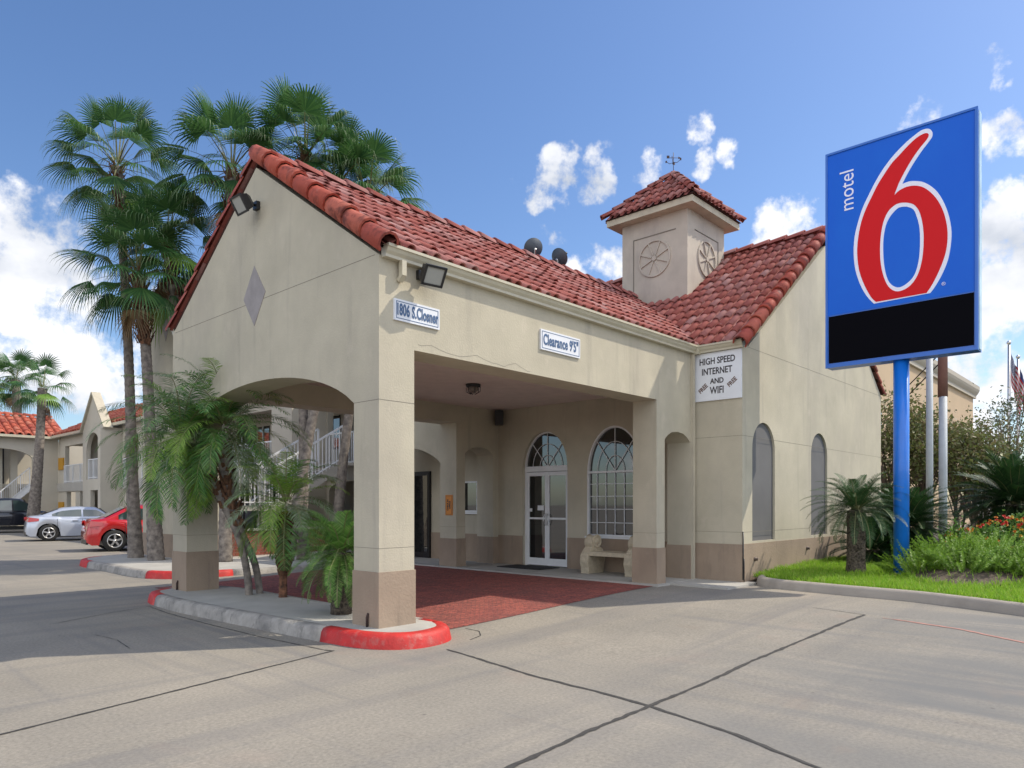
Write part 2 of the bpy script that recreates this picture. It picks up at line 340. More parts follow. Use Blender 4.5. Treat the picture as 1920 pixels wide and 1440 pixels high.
m_grass = mat('grass_blades', (.12, .27, .03), .6, trans=.45, isl=[(.17,.36,.02),(.26,.48,.03),(.34,.54,.05),(.20,.40,.025),(.44,.48,.12)])

# ------------------------------------------------------------------ lettering
def text_mesh(body, size, align='CENTER', bold=0., spacing=1., sx=1., ext=.004):
    cu = bpy.data.curves.new('lettering', 'FONT'); cu.body = body; cu.size = size; cu.align_x = align; cu.align_y = 'CENTER'
    cu.offset = bold; cu.extrude = ext; cu.space_character = spacing; cu.space_line = .9; cu.resolution_u = 4
    o = bpy.data.objects.new('lettering', cu); C.objects.link(o)
    dg = bpy.context.evaluated_depsgraph_get(); me = bpy.data.meshes.new_from_object(o.evaluated_get(dg), depsgraph=dg)
    bpy.data.objects.remove(o); bpy.data.curves.remove(cu)
    me.transform(Matrix.Diagonal((sx, 1, 1, 1))); return me
def put_text(name, me, loc, right, up, mat_, parent=None):
    r = Vector(right).normalized(); u = Vector(up).normalized(); nrm = r.cross(u)
    me.transform(Matrix((( r.x, u.x, nrm.x, loc[0]), (r.y, u.y, nrm.y, loc[1]), (r.z, u.z, nrm.z, loc[2]), (0,0,0,1))))
    me.materials.clear(); me.materials.append(mat_)
    return link(name, me, parent)

# ================================================================== GROUND
def strip_grid(x0, x1, y0, y1, nx, ny, zf, dz=0):
    xs = np.linspace(x0, x1, nx); ys = np.linspace(y0, y1, ny); vs = [(x, y, zf(x, y)+dz) for y in ys for x in xs]
    fs = [(j*nx+i, j*nx+i+1, (j+1)*nx+i+1, (j+1)*nx+i) for j in range(ny-1) for i in range(nx-1)]
    return vs, fs
g = MB()
xs = [-900, -200, -60, -20]+list(np.arange(-10, 13.01, .5))+[20, 30, 60, 200, 900]
ys = [-900, -200, -60, -20]+list(np.arange(-8, 20.01, .5))+[30, 60, 200, 900]
vs = [(x, y, gz(x, y)) for y in ys for x in xs]; nx = len(xs)
g.add(vs, [(j*nx+i, j*nx+i+1, (j+1)*nx+i+1, (j+1)*nx+i) for j in range(len(ys)-1) for i in range(nx-1)], smooth=True)
struct('ground', g, m_ground)
def ribbon(mb, pts, w, dz=.004, jag=.0, taper=False):
    P = [Vector((x, y, 0)) for x, y in pts]; Q = []
    for i in range(len(P)-1):
        n = max(2, int((P[i+1]-P[i]).length/.07))
        Q += [P[i].lerp(P[i+1], k/n) for k in range(n)]
    Q.append(P[-1]); vs = []
    for i, p in enumerate(Q):
        t = (Q[min(i+1, len(Q)-1)]-Q[max(i-1, 0)]).normalized(); s_ = Vector((-t.y, t.x, 0))
        k = 1.
        if taper: k = min(1, .15+min(i, len(Q)-1-i)*.3)
        for sg in (-1, 1):
            q = p+s_*sg*(w/2*k+rnd.uniform(-jag, jag)); vs.append((q.x, q.y, gz(q.x, q.y)+dz))
    mb.add(vs, [(2*i, 2*i+1, 2*i+3, 2*i+2) for i in range(len(Q)-1)])
j = MB()
ribbon(j, [(4.81,5.33),(4.70,4.7),(4.56,3.97),(4.50,3.14),(4.44,2.76),(4.26,2.02),(4.03,1.44),(3.4,-.6),(2.4,-4)], .034, jag=.008)
ribbon(j, [(1.6,2.6),(2.88,2.68),(3.67,2.74),(4.44,2.76),(6.24,2.82),(9.2,2.73)], .036, .0045, jag=.009)
ribbon(j, [(-3,5.0),(1.12,5.42),(2.18,5.67),(3.55,6.0),(4.0,6.11),(3.96,6.2)], .026, jag=.005)
ribbon(j, [(3.96,6.2),(3.88,7.3),(3.86,8.5),(3.88,9.8),(3.95,10.6)], .014, jag=.004)
ribbon(j, [(4.02,10.7),(3.4,10.45),(2.59,9.98)], .012, jag=.004)
ribbon(j, [(9.2,2.73),(9.3,3.1),(9.37,3.4)], .012, jag=.004)
ribbon(j, [(5.74,6.05),(5.72,5.8),(5.55,5.6),(5.31,5.52)], .014, jag=.003)
ribbon(j, [(2.67,7.7),(2.75,8.3),(2.69,8.8)], .008, jag=.004)
struct('joint_sealant', j, m_seal)
j = MB(); ribbon(j, [(9.1,2.5),(9.05,2.23),(8.88,1.68),(8.51,1.07),(8.1,.3),(7.5,-.6)], .045, jag=.01, taper=True)
struct('painted_line', j, m_pink)

# brick-stamped drive under the porte-cochere
b = MB()
pv = [(5.02,6.2),(5.3,6.14)]
x0, x1, y0, y1 = 4.9, 9.98, 6.14, 13.0
nn = 24
vs = [(x0+(x1-x0)*i/nn, y0+(y1-y0)*k/nn, gz(x0+(x1-x0)*i/nn, y0+(y1-y0)*k/nn)+.006) for k in range(nn+1) for i in range(nn+1)]
b.add(vs, [(k*(nn+1)+i, k*(nn+1)+i+1, (k+1)*(nn+1)+i+1, (k+1)*(nn+1)+i) for k in range(nn) for i in range(nn)])
struct('brick_paving', b, m_paver)
# walkway along the lobby wall
b = MB(); b.box((9.98, 6.05, -.02), (11.5, 26, .165)); b.box((10.36, 5.05, -.02), (11.5, 6.05, .16))
struct('walkway', b, m_conc_w)

# kerbed islands
def kerb_loop(pts, w, z1, base=0.):
    """returns (top ring outer, inner) built as a rounded kerb section around a closed outline"""
    P = [Vector((x, y, 0)) for x, y in pts]; n = len(P); secs = []
    ar = sum(P[i].x*P[(i+1) % n].y-P[(i+1) % n].x*P[i].y for i in range(n)); sg = 1 if ar > 0 else -1
    for i in range(n):
        t = (P[(i+1) % n]-P[i-1]).normalized(); inn = Vector((-t.y, t.x, 0))*sg
        secs.append([P[i]+inn*d+Vector((0, 0, h)) for d, h in ((0, base-.05), (.012, base), (.035, z1-.045), (.06, z1-.012), (.1, z1), (w, z1), (w+.01, z1-.006))])
    return secs
def kerb_mesh(mb, secs, rng, closed=False):
    k = len(secs[0]); b0 = len(mb.v); idx = list(rng)
    for i in idx: mb.v += [tuple(p) for p in secs[i % len(secs)]]
    for a in range(len(idx)-1):
        for q in range(k-1):
            mb.f.append([b0+a*k+q, b0+a*k+q+1, b0+(a+1)*k+q+1, b0+(a+1)*k+q]); mb.m.append(0); mb.sm.append(True)
    mb.f.append([b0+q for q in range(k)]); mb.f.append([b0+(len(idx)-1)*k+q for q in range(k)]); mb.m += [0, 0]; mb.sm += [False]*2
def arc(cx, cy, rx, ry, a0, a1, n):
    return [(cx+rx*math.cos(R_(a0+(a1-a0)*k/n)), cy+ry*math.sin(R_(a0+(a1-a0)*k/n))) for k in range(n+1)]
isl = bez([(4.05,10.9),(4.0,9.9),(4.05,8.6),(4.12,7.3),(4.17,6.5),(4.23,6.05),(4.38,5.74),(4.62,5.57),(4.92,5.56),(5.2,5.68),(5.38,5.95),(5.42,6.3),(5.42,8.5),(5.46,10.2),(5.42,10.9),(5.25,11.4),(4.9,11.62),(4.5,11.58),(4.18,11.35),(4.05,10.9)], 5)[:-1]
secs = kerb_loop(isl, .17, .15)
n = len(isl)
def near(x, y): return min(range(n), key=lambda i: (isl[i][0]-x)**2+(isl[i][1]-y)**2)
iA, iB = near(4.165, 6.58), near(5.42, 6.25); iC = near(4.05, 10.75); iD = near(4.5, 11.58)
kb = MB(); kerb_mesh(kb, secs, range(iC, iA+1) if iC < iA else range(iC-n, iA+1)); kerb_mesh(kb, secs, range(iB, iD+1))
struct('kerb', kb, m_kerb)
kb = MB(); kerb_mesh(kb, secs, range(iA, iB+1)); struct('red_kerb', kb, m_redkerb)
kb = MB(); kerb_mesh(kb, secs, range(iD, iC+n+1 if iC < iD else iC+1)); struct('red_kerb', kb, m_redkerb)
kt = MB(); inner = [(s_[5].x, s_[5].y) for s_ in secs]
kt.plate(inner, [], 'z', .146, .05); struct('island_pavement', kt, m_conc_w)
# expansion cut in the red kerb nose
# second raised walk behind, with its painted noses
w2 = bez([(9.97,20.6),(7.6,20.5),(6.3,20.1),(5.65,19.5),(5.42,18.7),(5.40,17.8),(5.38,16.5),(5.35,15.2),(5.5,14.5),(5.95,14.0),(6.7,13.75),(8.2,13.6),(9.97,13.55)], 6)
w2f = w2
s2 = kerb_loop(w2f, .17, .15)
def near2(x, y): return min(range(len(w2)), key=lambda i: (w2[i][0]-x)**2+(w2[i][1]-y)**2)
a0, a1, a2, a3 = near2(6.1, 19.95), near2(5.41, 18.3), near2(5.4, 14.8), near2(6.75, 13.74)
kb = MB(); kerb_mesh(kb, s2, range(0, a0+1)); kerb_mesh(kb, s2, range(a1, a2+1)); kerb_mesh(kb, s2, range(a3, len(w2))); struct('kerb', kb, m_kerb)
kb = MB(); kerb_mesh(kb, s2, range(a2, a3+1)); struct('red_kerb', kb, m_redkerb)
kb = MB(); kerb_mesh(kb, s2, range(a0, a1+1)); struct('red_kerb', kb, m_redkerb)
kt = MB(); kt.plate([(s_[5].x, s_[5].y) for s_ in s2], [], 'z', .147, .05); struct('pavement', kt, m_conc_w)

# lawn edge kerb
lk = bez([(11.75,5.22),(11.3,5.0),(11.05,4.6),(10.95,4.0),(10.88,3.4),(10.8,2.6),(10.55,1.9),(10.3,1.3),(9.9,.2),(9.4,-1.5),(9,-4),(9,-9)], 8)
ll = lk+[(60,-9),(60,5.22)]
s3 = kerb_loop(ll, .15, .27, .10)
kb = MB(); kerb_mesh(kb, s3, range(0, len(lk))); struct('kerb', kb, mat('lawn_kerb_concrete', (.36, .32, .275), .9, noise=.12, nscale=4, bump=(60, .4), stain=((.2, .18, .16), 2, .6, (1, 1, 1))))
def lawn_z(x, y):
    z = .24+.05*ss(11, 14, x)
    d = ((x-13.6)/1.9)**2+((y-2.35)/1.0)**2
    return z+.22*max(0, 1-d)**.8 if d < 1 else z
g = MB(); inner = [(s_[5].x, s_[5].y) for s_ in s3]
def inside(x, y, poly=inner):
    c = False; k = len(poly)
    for i in range(k):
        ax, ay = poly[i]; bx, by = poly[i-1]
        if (ay > y) != (by > y) and x < (bx-ax)*(y-ay)/(by-ay)+ax: c = not c
    return c
gx = list(np.arange(11.3, 18, .16))+list(range(18, 61, 3)); gy = list(np.arange(-9, 0, 1.))+list(np.arange(0, 5.25, .145))
def left_edge(y):                                     # inner kerb x at this y
    best = 11.0
    P = [(s_[5].x, s_[5].y) for s_ in s3[:len(lk)]]
    for i in range(len(P)-1):
        (ax, ay), (bx, by) = P[i], P[i+1]
        if min(ay, by) <= y <= max(ay, by) and ay != by: best = ax+(bx-ax)*(y-ay)/(by-ay)
    return best if y < 5.0 else 11.6
vs = []; nxg = len(gx)+1
for y in gy:
    le = left_edge(y); row = [le-.02]+[max(le+.01*(q+1), x) for q, x in enumerate(gx)]
    vs += [(x, y, lawn_z(x, y)-.012) for x in row]
g.add(vs, [(k*nxg+i, k*nxg+i+1, (k+1)*nxg+i+1, (k+1)*nxg+i) for k in range(len(gy)-1) for i in range(nxg-1)], smooth=True)
struct('lawn', g, m_lawnbase)
# bare earth of the planting bed, laid over the lawn's hump
sb = MB(); P = arc(13.6, 2.35, 1.75, .9, 0, 360, 40)[:-1]; b0 = []
vs = [(13.6, 2.35, lawn_z(13.6, 2.35)+.012)]
for r in (.35, .7, 1.):
    vs += [(13.6+(x-13.6)*r, 2.35+(y-2.35)*r, lawn_z(13.6+(x-13.6)*r, 2.35+(y-2.35)*r)+(.012 if r < 1 else -.004)) for x, y in P]
m_ = len(P); fs = [(0, 1+i, 1+(i+1) % m_) for i in range(m_)]
for r in range(2): fs += [(1+r*m_+i, 1+(r+1)*m_+i, 1+(r+1)*m_+(i+1) % m_, 1+r*m_+(i+1) % m_) for i in range(m_)]
sb.add(vs, fs, smooth=True); struct('planting_soil', sb, m_soil)

# grass blades
def blades(n, area, hmin, hmax, seed=3):
    r = np.random.RandomState(seed); v = []; f = []
    x0, x1, y0, y1 = area; k = 0; tries = 0
    while k < n and tries < n*6:
        tries += 1
        x = x0+(x1-x0)*r.rand()**1.3; y = y0+(y1-y0)*r.rand()
        if x < left_edge(y)+.0 or y > 5.2: continue
        d = ((x-13.6)/1.75)**2+((y-2.35)/.9)**2
        if d < .97 and r.rand() < .97: continue
        if math.hypot(x-13.0, y-3.3) < .13: continue
        h = r.uniform(hmin, hmax)*(1.25 if math.sin(x*5.1)+math.sin(y*7.3+x) > .6 else 1); a = r.uniform(0, 6.283); w = r.uniform(.003, .0065); ln = r.uniform(.1, .75)*h
        z = lawn_z(x, y)-.015; dx, dy = math.cos(a)*w, math.sin(a)*w; b_ = r.uniform(0, 6.283); lx, ly = math.cos(b_)*ln, math.sin(b_)*ln
        i = len(v)
        v += [(x-dx, y-dy, z), (x+dx, y+dy, z), (x+dx*.8+lx*.35, y+dy*.8+ly*.35, z+h*.6), (x-dx*.8+lx*.35, y-dy*.8+ly*.35, z+h*.6), (x+lx, y+ly, z+h)]
        f += [(i, i+1, i+2, i+3), (i+3, i+2, i+4)]; k += 1
    return v, f
v, f = blades(62000, (10.2, 16.5, -.2, 5.2), .05, .12)
me = bpy.data.meshes.new('grass'); me.from_pydata(v, [], f); me.materials.append(m_grass)
tag(link('grass', me), 'bright green mown grass on the lawn strip beside the drive', 'grass', kind='stuff')

# ================================================================== LOBBY BUILDING
LB = thing('motel_lobby_building', 'cream stucco motel lobby with red tile roofs, drive-through porch and square bell tower', 'building', (11.33, 6.13, .13))
X0, X1, Y0, Y1 = 4.57, 5.045, 6.13, 11.38
# columns
def column(x0, x1, y0, y1, z0, z1, plinth=.735, seam=None):
    c = MB().box((x0, y0, z0), (x1, y1, z1)).build('column', m_stucco, LB)
    p = MB(); e = .012; p.box((x0-e, y0-e, z0-.05), (x1+e, y1+e, plinth)); p.build('column_base', m_tan, c)
    s_ = MB()
    for z in (seam or [.985]): s_.box((x0-.0015, y0-.0015, z), (x1+.0015, y1+.0015, z+.004))
    s_.build('score_line', m_score, c); return c
c1 = column(X0, X1, Y0, 6.58, .146, 2.56); c2 = column(X0, X1, 10.88, Y1, .146, 2.56)
column(10.07, 10.32, Y0, 6.58, .12, 2.526, .745); column(10.07, 10.32, 10.88, Y1, .12, 2.526, .745)
for c, y in ((c1, 6.30), (c2, 11.16)):
    t_ = MB(); t_.tube([(X0-.03, y, .15), (X0-.03, y, .25), (X0-.012, y, .29)], .014, 8); t_.build('conduit_stub', mat('rusty_conduit', (.05, .03, .025), .9), c)
w = MB()
# gable front
ar = [(6.58+(10.88-6.58)*t, 2.56+.49*(math.sqrt(max(0, 1-(2*t-1)**2*.82))-math.sqrt(.18))/(1-math.sqrt(.18))) for t in [k/28 for k in range(29)]]
w.plate([(Y0, 2.56)]+ar+[(Y1, 2.56), (Y1, 4.08), (8.755, 5.83), (Y0, 4.08)], [], 'x', X0, X1)
# long sides
arn = [(10.32, 2.526), (10.42, 2.60), (10.55, 2.655), (10.74, 2.675), (10.93, 2.655), (11.06, 2.60), (11.163, 2.526)]
side = [(X1, 3.147), (10.07, 3.147), (10.07, 2.526)]+arn+[(11.163, .1), (11.33, .1), (11.33, 4.08), (X1, 4.08)]
w.plate(side, [], 'y', Y0, 6.58); w.plate(side, [], 'y', 10.88, Y1)
w.build('porch_wall', m_stucco, LB)
pl = MB()
for y0, y1 in ((Y0-.012, 6.592), (10.868, Y1+.012)): pl.box((11.151, y0, .05), (11.33, y1, .745))
# lobby front wall (x = 11.33) with door and window openings
def ellarch(y0, y1, zs, rise, n=20):
    cy = (y0+y1)/2; r = (y1-y0)/2
    return [(cy-r*math.cos(math.pi*k/n), zs+rise*math.sin(math.pi*k/n)) for k in range(n+1)]
door_o = [(8.956, .165)]+ellarch(8.956, 10.167, 2.19, .775)+[(10.167, .165)]
win_o = [(7.212, .835)]+ellarch(7.212, 8.476, 2.09, .868)+[(8.476, .835)]
fw = [(5.26, .05), (8.956, .05), (8.956, .165)]+door_o[1:-1]+[(10.167, .165), (10.167, .05), (14.2, .05), (14.2, 4.12), (5.26, 4.12)]
dt = [(11.52, 1.28), (12.02, 1.28), (12.02, 1.98), (11.52, 1.98)]
mw = MB(); mw.plate(fw, [win_o, dt], 'x', 11.33, 11.58)
# gable end facing the road (y = 5.26) with two blind arches
def semi(x0, x1, zs, n=18):
    r = (x1-x0)/2; return [((x0+x1)/2-r*math.cos(math.pi*k/n), zs+r*math.sin(math.pi*k/n)) for k in range(n+1)]
n1_ = [(11.71, .825)]+semi(11.71, 12.65, 2.41)+[(12.65, .825)]
n2_ = [(14.40, .84)]+semi(14.40, 15.30, 2.44)+[(15.30, .84)]
mw.plate([(11.58, .05), (19.0, .05), (19.0, 4.10), (15.2, 6.78), (11.58, 4.14)], [n1_, n2_], 'y', 5.26, 5.46)
mw.box((18.8, 5.46, .05), (19.0, 14.2, 4.05)); mw.box((11.58, 14.0, .05), (18.8, 14.2, 4.05))
mw.build('wall', m_stucco, LB)
nb_ = MB(); nb_.box((11.6, 5.30, .78), (12.75, 5.455, 3.0)); nb_.build('blind_arch_panel', m_grey_niche, LB); nb_ = MB(); nb_.box((14.3, 5.30, .78), (15.4, 5.455, 3.0)); nb_.build('blind_arch_panel', m_grey_niche, LB)
e = .011
pl.box((11.33-e, 5.26-e, .02), (11.33, 8.956, .785)); pl.box((11.33-e, 10.167, .02), (11.33, 14.2, .785))
pl.box((11.33, 5.26-e, .02), (19.0+e, 5.26, .79)); pl.build('base_band', m_tan, LB)
sc = MB()
for z in (.985, 2.60): sc.box((11.3285, 5.2585, z), (19.0, 5.262, z+.005)); sc.box((11.3285, 5.262, z), (11.332, 6.13, z+.005))
sc.box((11.4, 5.2585, 4.10), (19.0, 5.262, 4.105)); sc.build('score_line', m_score, LB); sc = MB()
sc.box((X0-.0015, 6.2, 4.09), (X0+.002, 11.3, 4.096)); sc.box((X0-.0015, Y0-.0015, 2.556), (X1, 6.58, 2.562)); sc.box((X0-.0015, 10.88, 2.556), (X1, Y1, 2.562))
sc.build('score_line', m_score, LB)
# hairline crack above the porch opening
cr_ = MB(); px_, pz_ = 5.1, 3.215
for k in range(26):
    nx_, nz_ = px_+rnd.uniform(.04, .11), 3.2+.03*math.sin(k*.7)+rnd.uniform(-.012, .012)+.0
    cr_.add([(px_, Y0-.001, pz_), (nx_, Y0-.001, nz_), (nx_, Y0-.001, nz_+.004), (px_, Y0-.001, pz_+.005)], [(0,1,2,3)]); px_, pz_ = nx_, nz_
cr_.build('crack', m_score, LB)
# diamond on the gable
dm = MB(); dm.plate([(8.80, 3.78), (9.09, 4.17), (8.80, 4.56), (8.51, 4.17)], [], 'x', X0-.006, X0+.01); dm.build('diamond_ornament', m_diamond, LB)
cl = MB(); cl.box((X1, 6.58, 3.5), (11.33, 10.88, 3.6)); cl.build('ceiling', m_ceil, LB)

# entrance door
def arch_frame(mb, pts, t, x0, x1, inset=.0):
    """frame of width t following a closed outline of (y,z)"""
    n = len(pts); P = [Vector((a, b, 0)) for a, b in pts]
    cy = sum(p.x for p in P)/n; ar_ = sum(P[i].x*P[(i+1) % n].y-P[(i+1) % n].x*P[i].y for i in range(n)); sg = 1 if ar_ > 0 else -1
    inn = []
    for i in range(n):
        a = (P[i]-P[i-1]).normalized(); b = (P[(i+1) % n]-P[i]).normalized()
        na = Vector((-a.y, a.x, 0))*sg; nb__ = Vector((-b.y, b.x, 0))*sg; m = (na+nb__).normalized(); k = max(.4, m.dot(na)); inn.append(P[i]+m*t/k)
    mb.plate([(p.x, p.y) for p in P], [[(p.x, p.y) for p in inn]], 'x', x0, x1); return [(p.x, p.y) for p in inn]
DR = MB(); DR.box((11.40, 8.956, .165), (11.48, 9.006, 2.14)); DR.box((11.40, 10.117, .165), (11.48, 10.167, 2.14)); DR.box((11.395, 8.956, 2.14), (11.485, 10.167, 2.22))
dro = DR.build('entrance_door', m_white, LB)
for (a, b_) in ((9.012, 9.558), (9.565, 10.111)):
    lf = MB(); lf.plate([(a, .18), (b_, .18), (b_, 2.13), (a, 2.13)], [[(a+.055, .33), (b_-.055, .33), (b_-.055, 1.14), (a+.055, 1.14)], [(a+.055, 1.18), (b_-.055, 1.18), (b_-.055, 2.05), (a+.055, 2.05)]], 'x', 11.415, 11.455)
    lf.build('door_leaf', m_white, dro)
gl = MB(); gl.box((11.432, 9.05, .32), (11.438, 9.52, 2.06)); gl.box((11.432, 9.6, .32), (11.438, 10.08, 2.06)); gl.build('door_glass', m_glass, dro)
hd = MB()
for y, s_ in ((9.525, -1), (9.598, 1)):
    hd.tube([(11.412, y, 1.02), (11.37, y, 1.04), (11.355, y+s_*.02, 1.14), (11.37, y, 1.24), (11.412, y, 1.26)], .011, 6)
hd.build('door_handle', m_alu, dro)
st = MB(); st.box((11.424, 9.66, 1.33), (11.428, 9.83, 1.43)); st.build('door_sticker', m_white, dro); st = MB(); st.box((11.424, 9.98-.0, 1.30), (11.428, 10.08, 1.37)); st.build('door_sticker', m_white, dro)
FL = MB(); fo = [(8.956, 2.22)]+ellarch(8.956, 10.167, 2.22, .745)+[(10.167, 2.22)]
fo = fo[1:-1]; arch_frame(FL, fo, .032, 11.40, 11.46)
cy = 9.5615
def fanbars(mb, cy, zs, rx, rz, x0=11.415, x1=11.44, w=.012):
    xm = (x0+x1)/2
    for rr in (.34, .66):
        pts = [(xm, cy-rx*rr*math.cos(math.pi*k/18), zs+rz*rr*math.sin(math.pi*k/18)) for k in range(19)]
        mb.tube(pts, w/1.7, 6)
    mb.bar((xm, cy, zs), (xm, cy, zs+rz-.01), w)
    for a in (45, 135): mb.bar((xm, cy, zs), (xm, cy+(rx-.01)*math.cos(R_(a)), zs+(rz-.01)*math.sin(R_(a))), w)
fanbars(FL, cy, 2.23, .6, .73)
fl_ = FL.build('fanlight', m_white, LB)
gl = MB(); gl.plate([(y, z) for y, z in ellarch(8.97, 10.15, 2.22, .735)], [], 'x', 11.445, 11.45); gl.build('pane', m_glass, fl_)
# arched window
WN = MB(); arch_frame(WN, win_o, .035, 11.345, 11.42)
WN.box((11.35, 7.24, 2.06), (11.41, 8.45, 2.10))
for k in range(1, 6): WN.bar((11.39, 7.212+1.264*k/6, .85), (11.39, 7.212+1.264*k/6, 2.07), .012)
for z in (1.10, 1.36, 1.61, 1.85): WN.bar((11.39, 7.24, z), (11.39, 8.45, z), .012)
fanbars(WN, 7.844, 2.10, .62, .85, 11.37, 11.40)
wn = WN.build('arched_window', m_white, LB)
gl = MB(); gl.plate([(7.22, .85)]+ellarch(7.22, 8.468, 2.09, .86)+[(8.468, .85)], [], 'x', 11.405, 11.41); gl.build('pane', m_glass, wn)
sl = MB(); sl.box((11.31, 7.17, .797), (11.42, 8.51, .833)); sl.build('sill', m_white, wn)
# service window round the corner, wall keypad
sw = MB(); arch_frame(sw, dt, .035, 11.315, 11.36); sw.box((11.27, 11.48, 1.235), (11.33, 12.06, 1.275)); swo = sw.build('service_window', m_white, LB)
gl = MB(); gl.box((11.345, 11.54, 1.3), (11.35, 12.0, 1.96)); gl.build('pane', m_glass, swo)
kp = MB(); kp.box((11.30, 11.30, 1.60), (11.33, 11.42, 1.68)); kp.build('wall_keypad', m_black, LB)
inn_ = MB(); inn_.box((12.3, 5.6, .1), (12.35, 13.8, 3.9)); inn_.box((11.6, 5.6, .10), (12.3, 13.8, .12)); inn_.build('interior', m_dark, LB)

# ------------------------------------------------------------------ clay tiles
def tile(mb, p, ul, uu, un, w, L, tip=.024, seg=6, r=None):
    """one barrel tile: p = middle of lower edge; ul across, uu up-slope, un normal"""
    r = r or w*.345; b = len(mb.v); n = seg+1; jx = rnd.uniform(-.007, .007); jl = rnd.uniform(-.02, .02); tip = tip+rnd.uniform(-.008, .010)
    for (t, rr, h) in ((jl, r*1.06, tip), (L, r*.9, 0)):
        for k in range(n):
            a = math.pi*k/seg; q = p+ul*(jx-math.cos(a)*rr)+uu*t+un*(math.sin(a)*rr*.80+h); mb.v.append(tuple(q))
    for k in range(n):                                 # thickness at the mouth
        a = math.pi*k/seg; q = p+ul*(jx-math.cos(a)*r*.8)+uu*jl+un*(math.sin(a)*r*.66+tip); mb.v.append(tuple(q))
    for k in range(n):
        a = math.pi*k/seg; q = p+ul*(jx-math.cos(a)*r*.8)+uu*(jl+.08)+un*(math.sin(a)*r*.66+tip-.005); mb.v.append(tuple(q))
    for k in range(seg):
        mb.f += [[b+k, b+k+1, b+n+k+1, b+n+k], [b+2*n+k, b+2*n+k+1, b+k+1, b+k], [b+3*n+k, b+3*n+k+1, b+2*n+k+1, b+2*n+k]]; mb.m += [0]*3; mb.sm += [True, False, True]
def pan(mb, p, ul, uu, un, w, L):
    b = len(mb.v); hw = w*.3
    for t in (-.02, L):
        for k in range(4): mb.v.append(tuple(p+ul*(-hw+2*hw*k/3)+uu*t+un*((.0 if k in (0, 3) else -.018)+(.014 if t < 0 else 0))))
    for k in range(3): mb.f.append([b+k, b+k+1, b+5+k, b+4+k]); mb.m.append(0); mb.sm.append(True)
def tile_slope(mb, o, ul, uu, length, rise_len, w=.19, L=.36, mask=None):
    o = Vector(o); ul = Vector(ul).normalized(); uu = Vector(uu).normalized(); un = ul.cross(uu).normalized()
    if un.z < 0: un = -un
    nc = int(round(length/w)); w = length/nc; nr = int(math.ceil(rise_len/L))
    for j_ in range(nr):
        Lj = min(L+.06, rise_len-j_*L)
        for i in range(nc):
            p = o+ul*(w*(i+.5))+uu*(j_*L); m = p+uu*(Lj/2)
            if mask is None or mask(m): tile(mb, p, ul, uu, un, w, Lj)
        for i in range(nc+1):
            p = o+ul*(w*i)+uu*(j_*L); m = p+uu*(Lj/2)
            if mask is None or mask(m): pan(mb, p, ul, uu, un, w, Lj)
def cap_run(mb, a, b, r=.1, L=.38, seg=7, tip=.028, up=None, sweep=180):
    a = Vector(a); b = Vector(b); d = (b-a).normalized(); up = Vector(up) if up else Vector((0, 0, 1)); up = (up-d*up.dot(d)).normalized(); s_ = d.cross(up)
    n = max(1, int(round((b-a).length/L))); L = (b-a).length/n
    for i in range(n):
        p = a+d*(L*i); c = len(mb.v); m = seg+1
        for (t, rr, h) in ((rnd.uniform(-.01, .01), r*1.08, tip), (L+.05, r*.9, 0)):
            for k in range(m):
                al = math.pi/2+R_(sweep)*(k/seg-.5); mb.v.append(tuple(p+d*t+s_*math.cos(al)*rr+up*(math.sin(al)*rr+h)))
        for k in range(m):
            al = math.pi/2+R_(sweep)*(k/seg-.5); mb.v.append(tuple(p+s_*math.cos(al)*r*.85+up*(math.sin(al)*r*.85+tip)))
        for k in range(seg):
            mb.f += [[c+k, c+k+1, c+m+k+1, c+m+k], [c+2*m+k, c+2*m+k+1, c+k+1, c+k]]; mb.m += [0, 0]; mb.sm += [True, False]
PIT = 1.75/2.625; RB = .075                           # porch roof
def zmain(x): return 4.27+.7311*(x-11.4) if x < 15.2 else 4.27+.7311*(19.0-x)
rt = MB(); sl_ = Vector((0, 1, PIT)).normalized(); sl2 = Vector((0, -1, PIT)).normalized()
e0 = 6.045; ez = 4.08+RB-(6.13-e0)*PIT+.075
RL = (Vector((0, 8.755-e0, (8.755-e0)*PIT))).length
def above_main(m): return m.x < 11.15 or m.z > zmain(m.x)+.03
tile_slope(rt, (4.62, e0, ez), (1, 0, 0), sl_, 9.2, RL, w=.19, L=.335, mask=above_main)
tile_slope(rt, (4.62, 2*8.755-e0, ez), (1, 0, 0), sl2, 9.2, RL, w=.19, L=.335, mask=above_main)
# main roof, west slope (kept off the porch roof) and east slope
ms = Vector((1, 0, .7311)).normalized(); ms2 = Vector((-1, 0, .7311)).normalized()
def zporch(y): return ez+(y-e0)*PIT if y < 8.755 else ez+(2*8.755-e0-y)*PIT
def above_porch(m): return (m.z > zporch(m.y)-.02 or m.y < e0) and not (13.5 < m.x < 15.1 and 7.5 < m.y < 9.05)
ML = math.hypot(3.95, 3.95*.7311)
tile_slope(rt, (11.24, 5.22, zmain(11.24)), (0, 1, 0), ms, 9.2, ML, w=.2, L=.36, mask=above_porch)
tile_slope(rt, (19.08, 5.26, zmain(19.08)-.04), (0, 1, 0), ms2, 9.2, ML, w=.2, L=.36)
cap_run(rt, (4.75, 8.755, ez+(8.755-e0)*PIT+.02), (14.0, 8.755, ez+(8.755-e0)*PIT+.02), .10, .38)
zt = zmain(15.2)+.03
cap_run(rt, (15.2, 5.3, zt), (15.2, 14.3, zt), .10, .38)
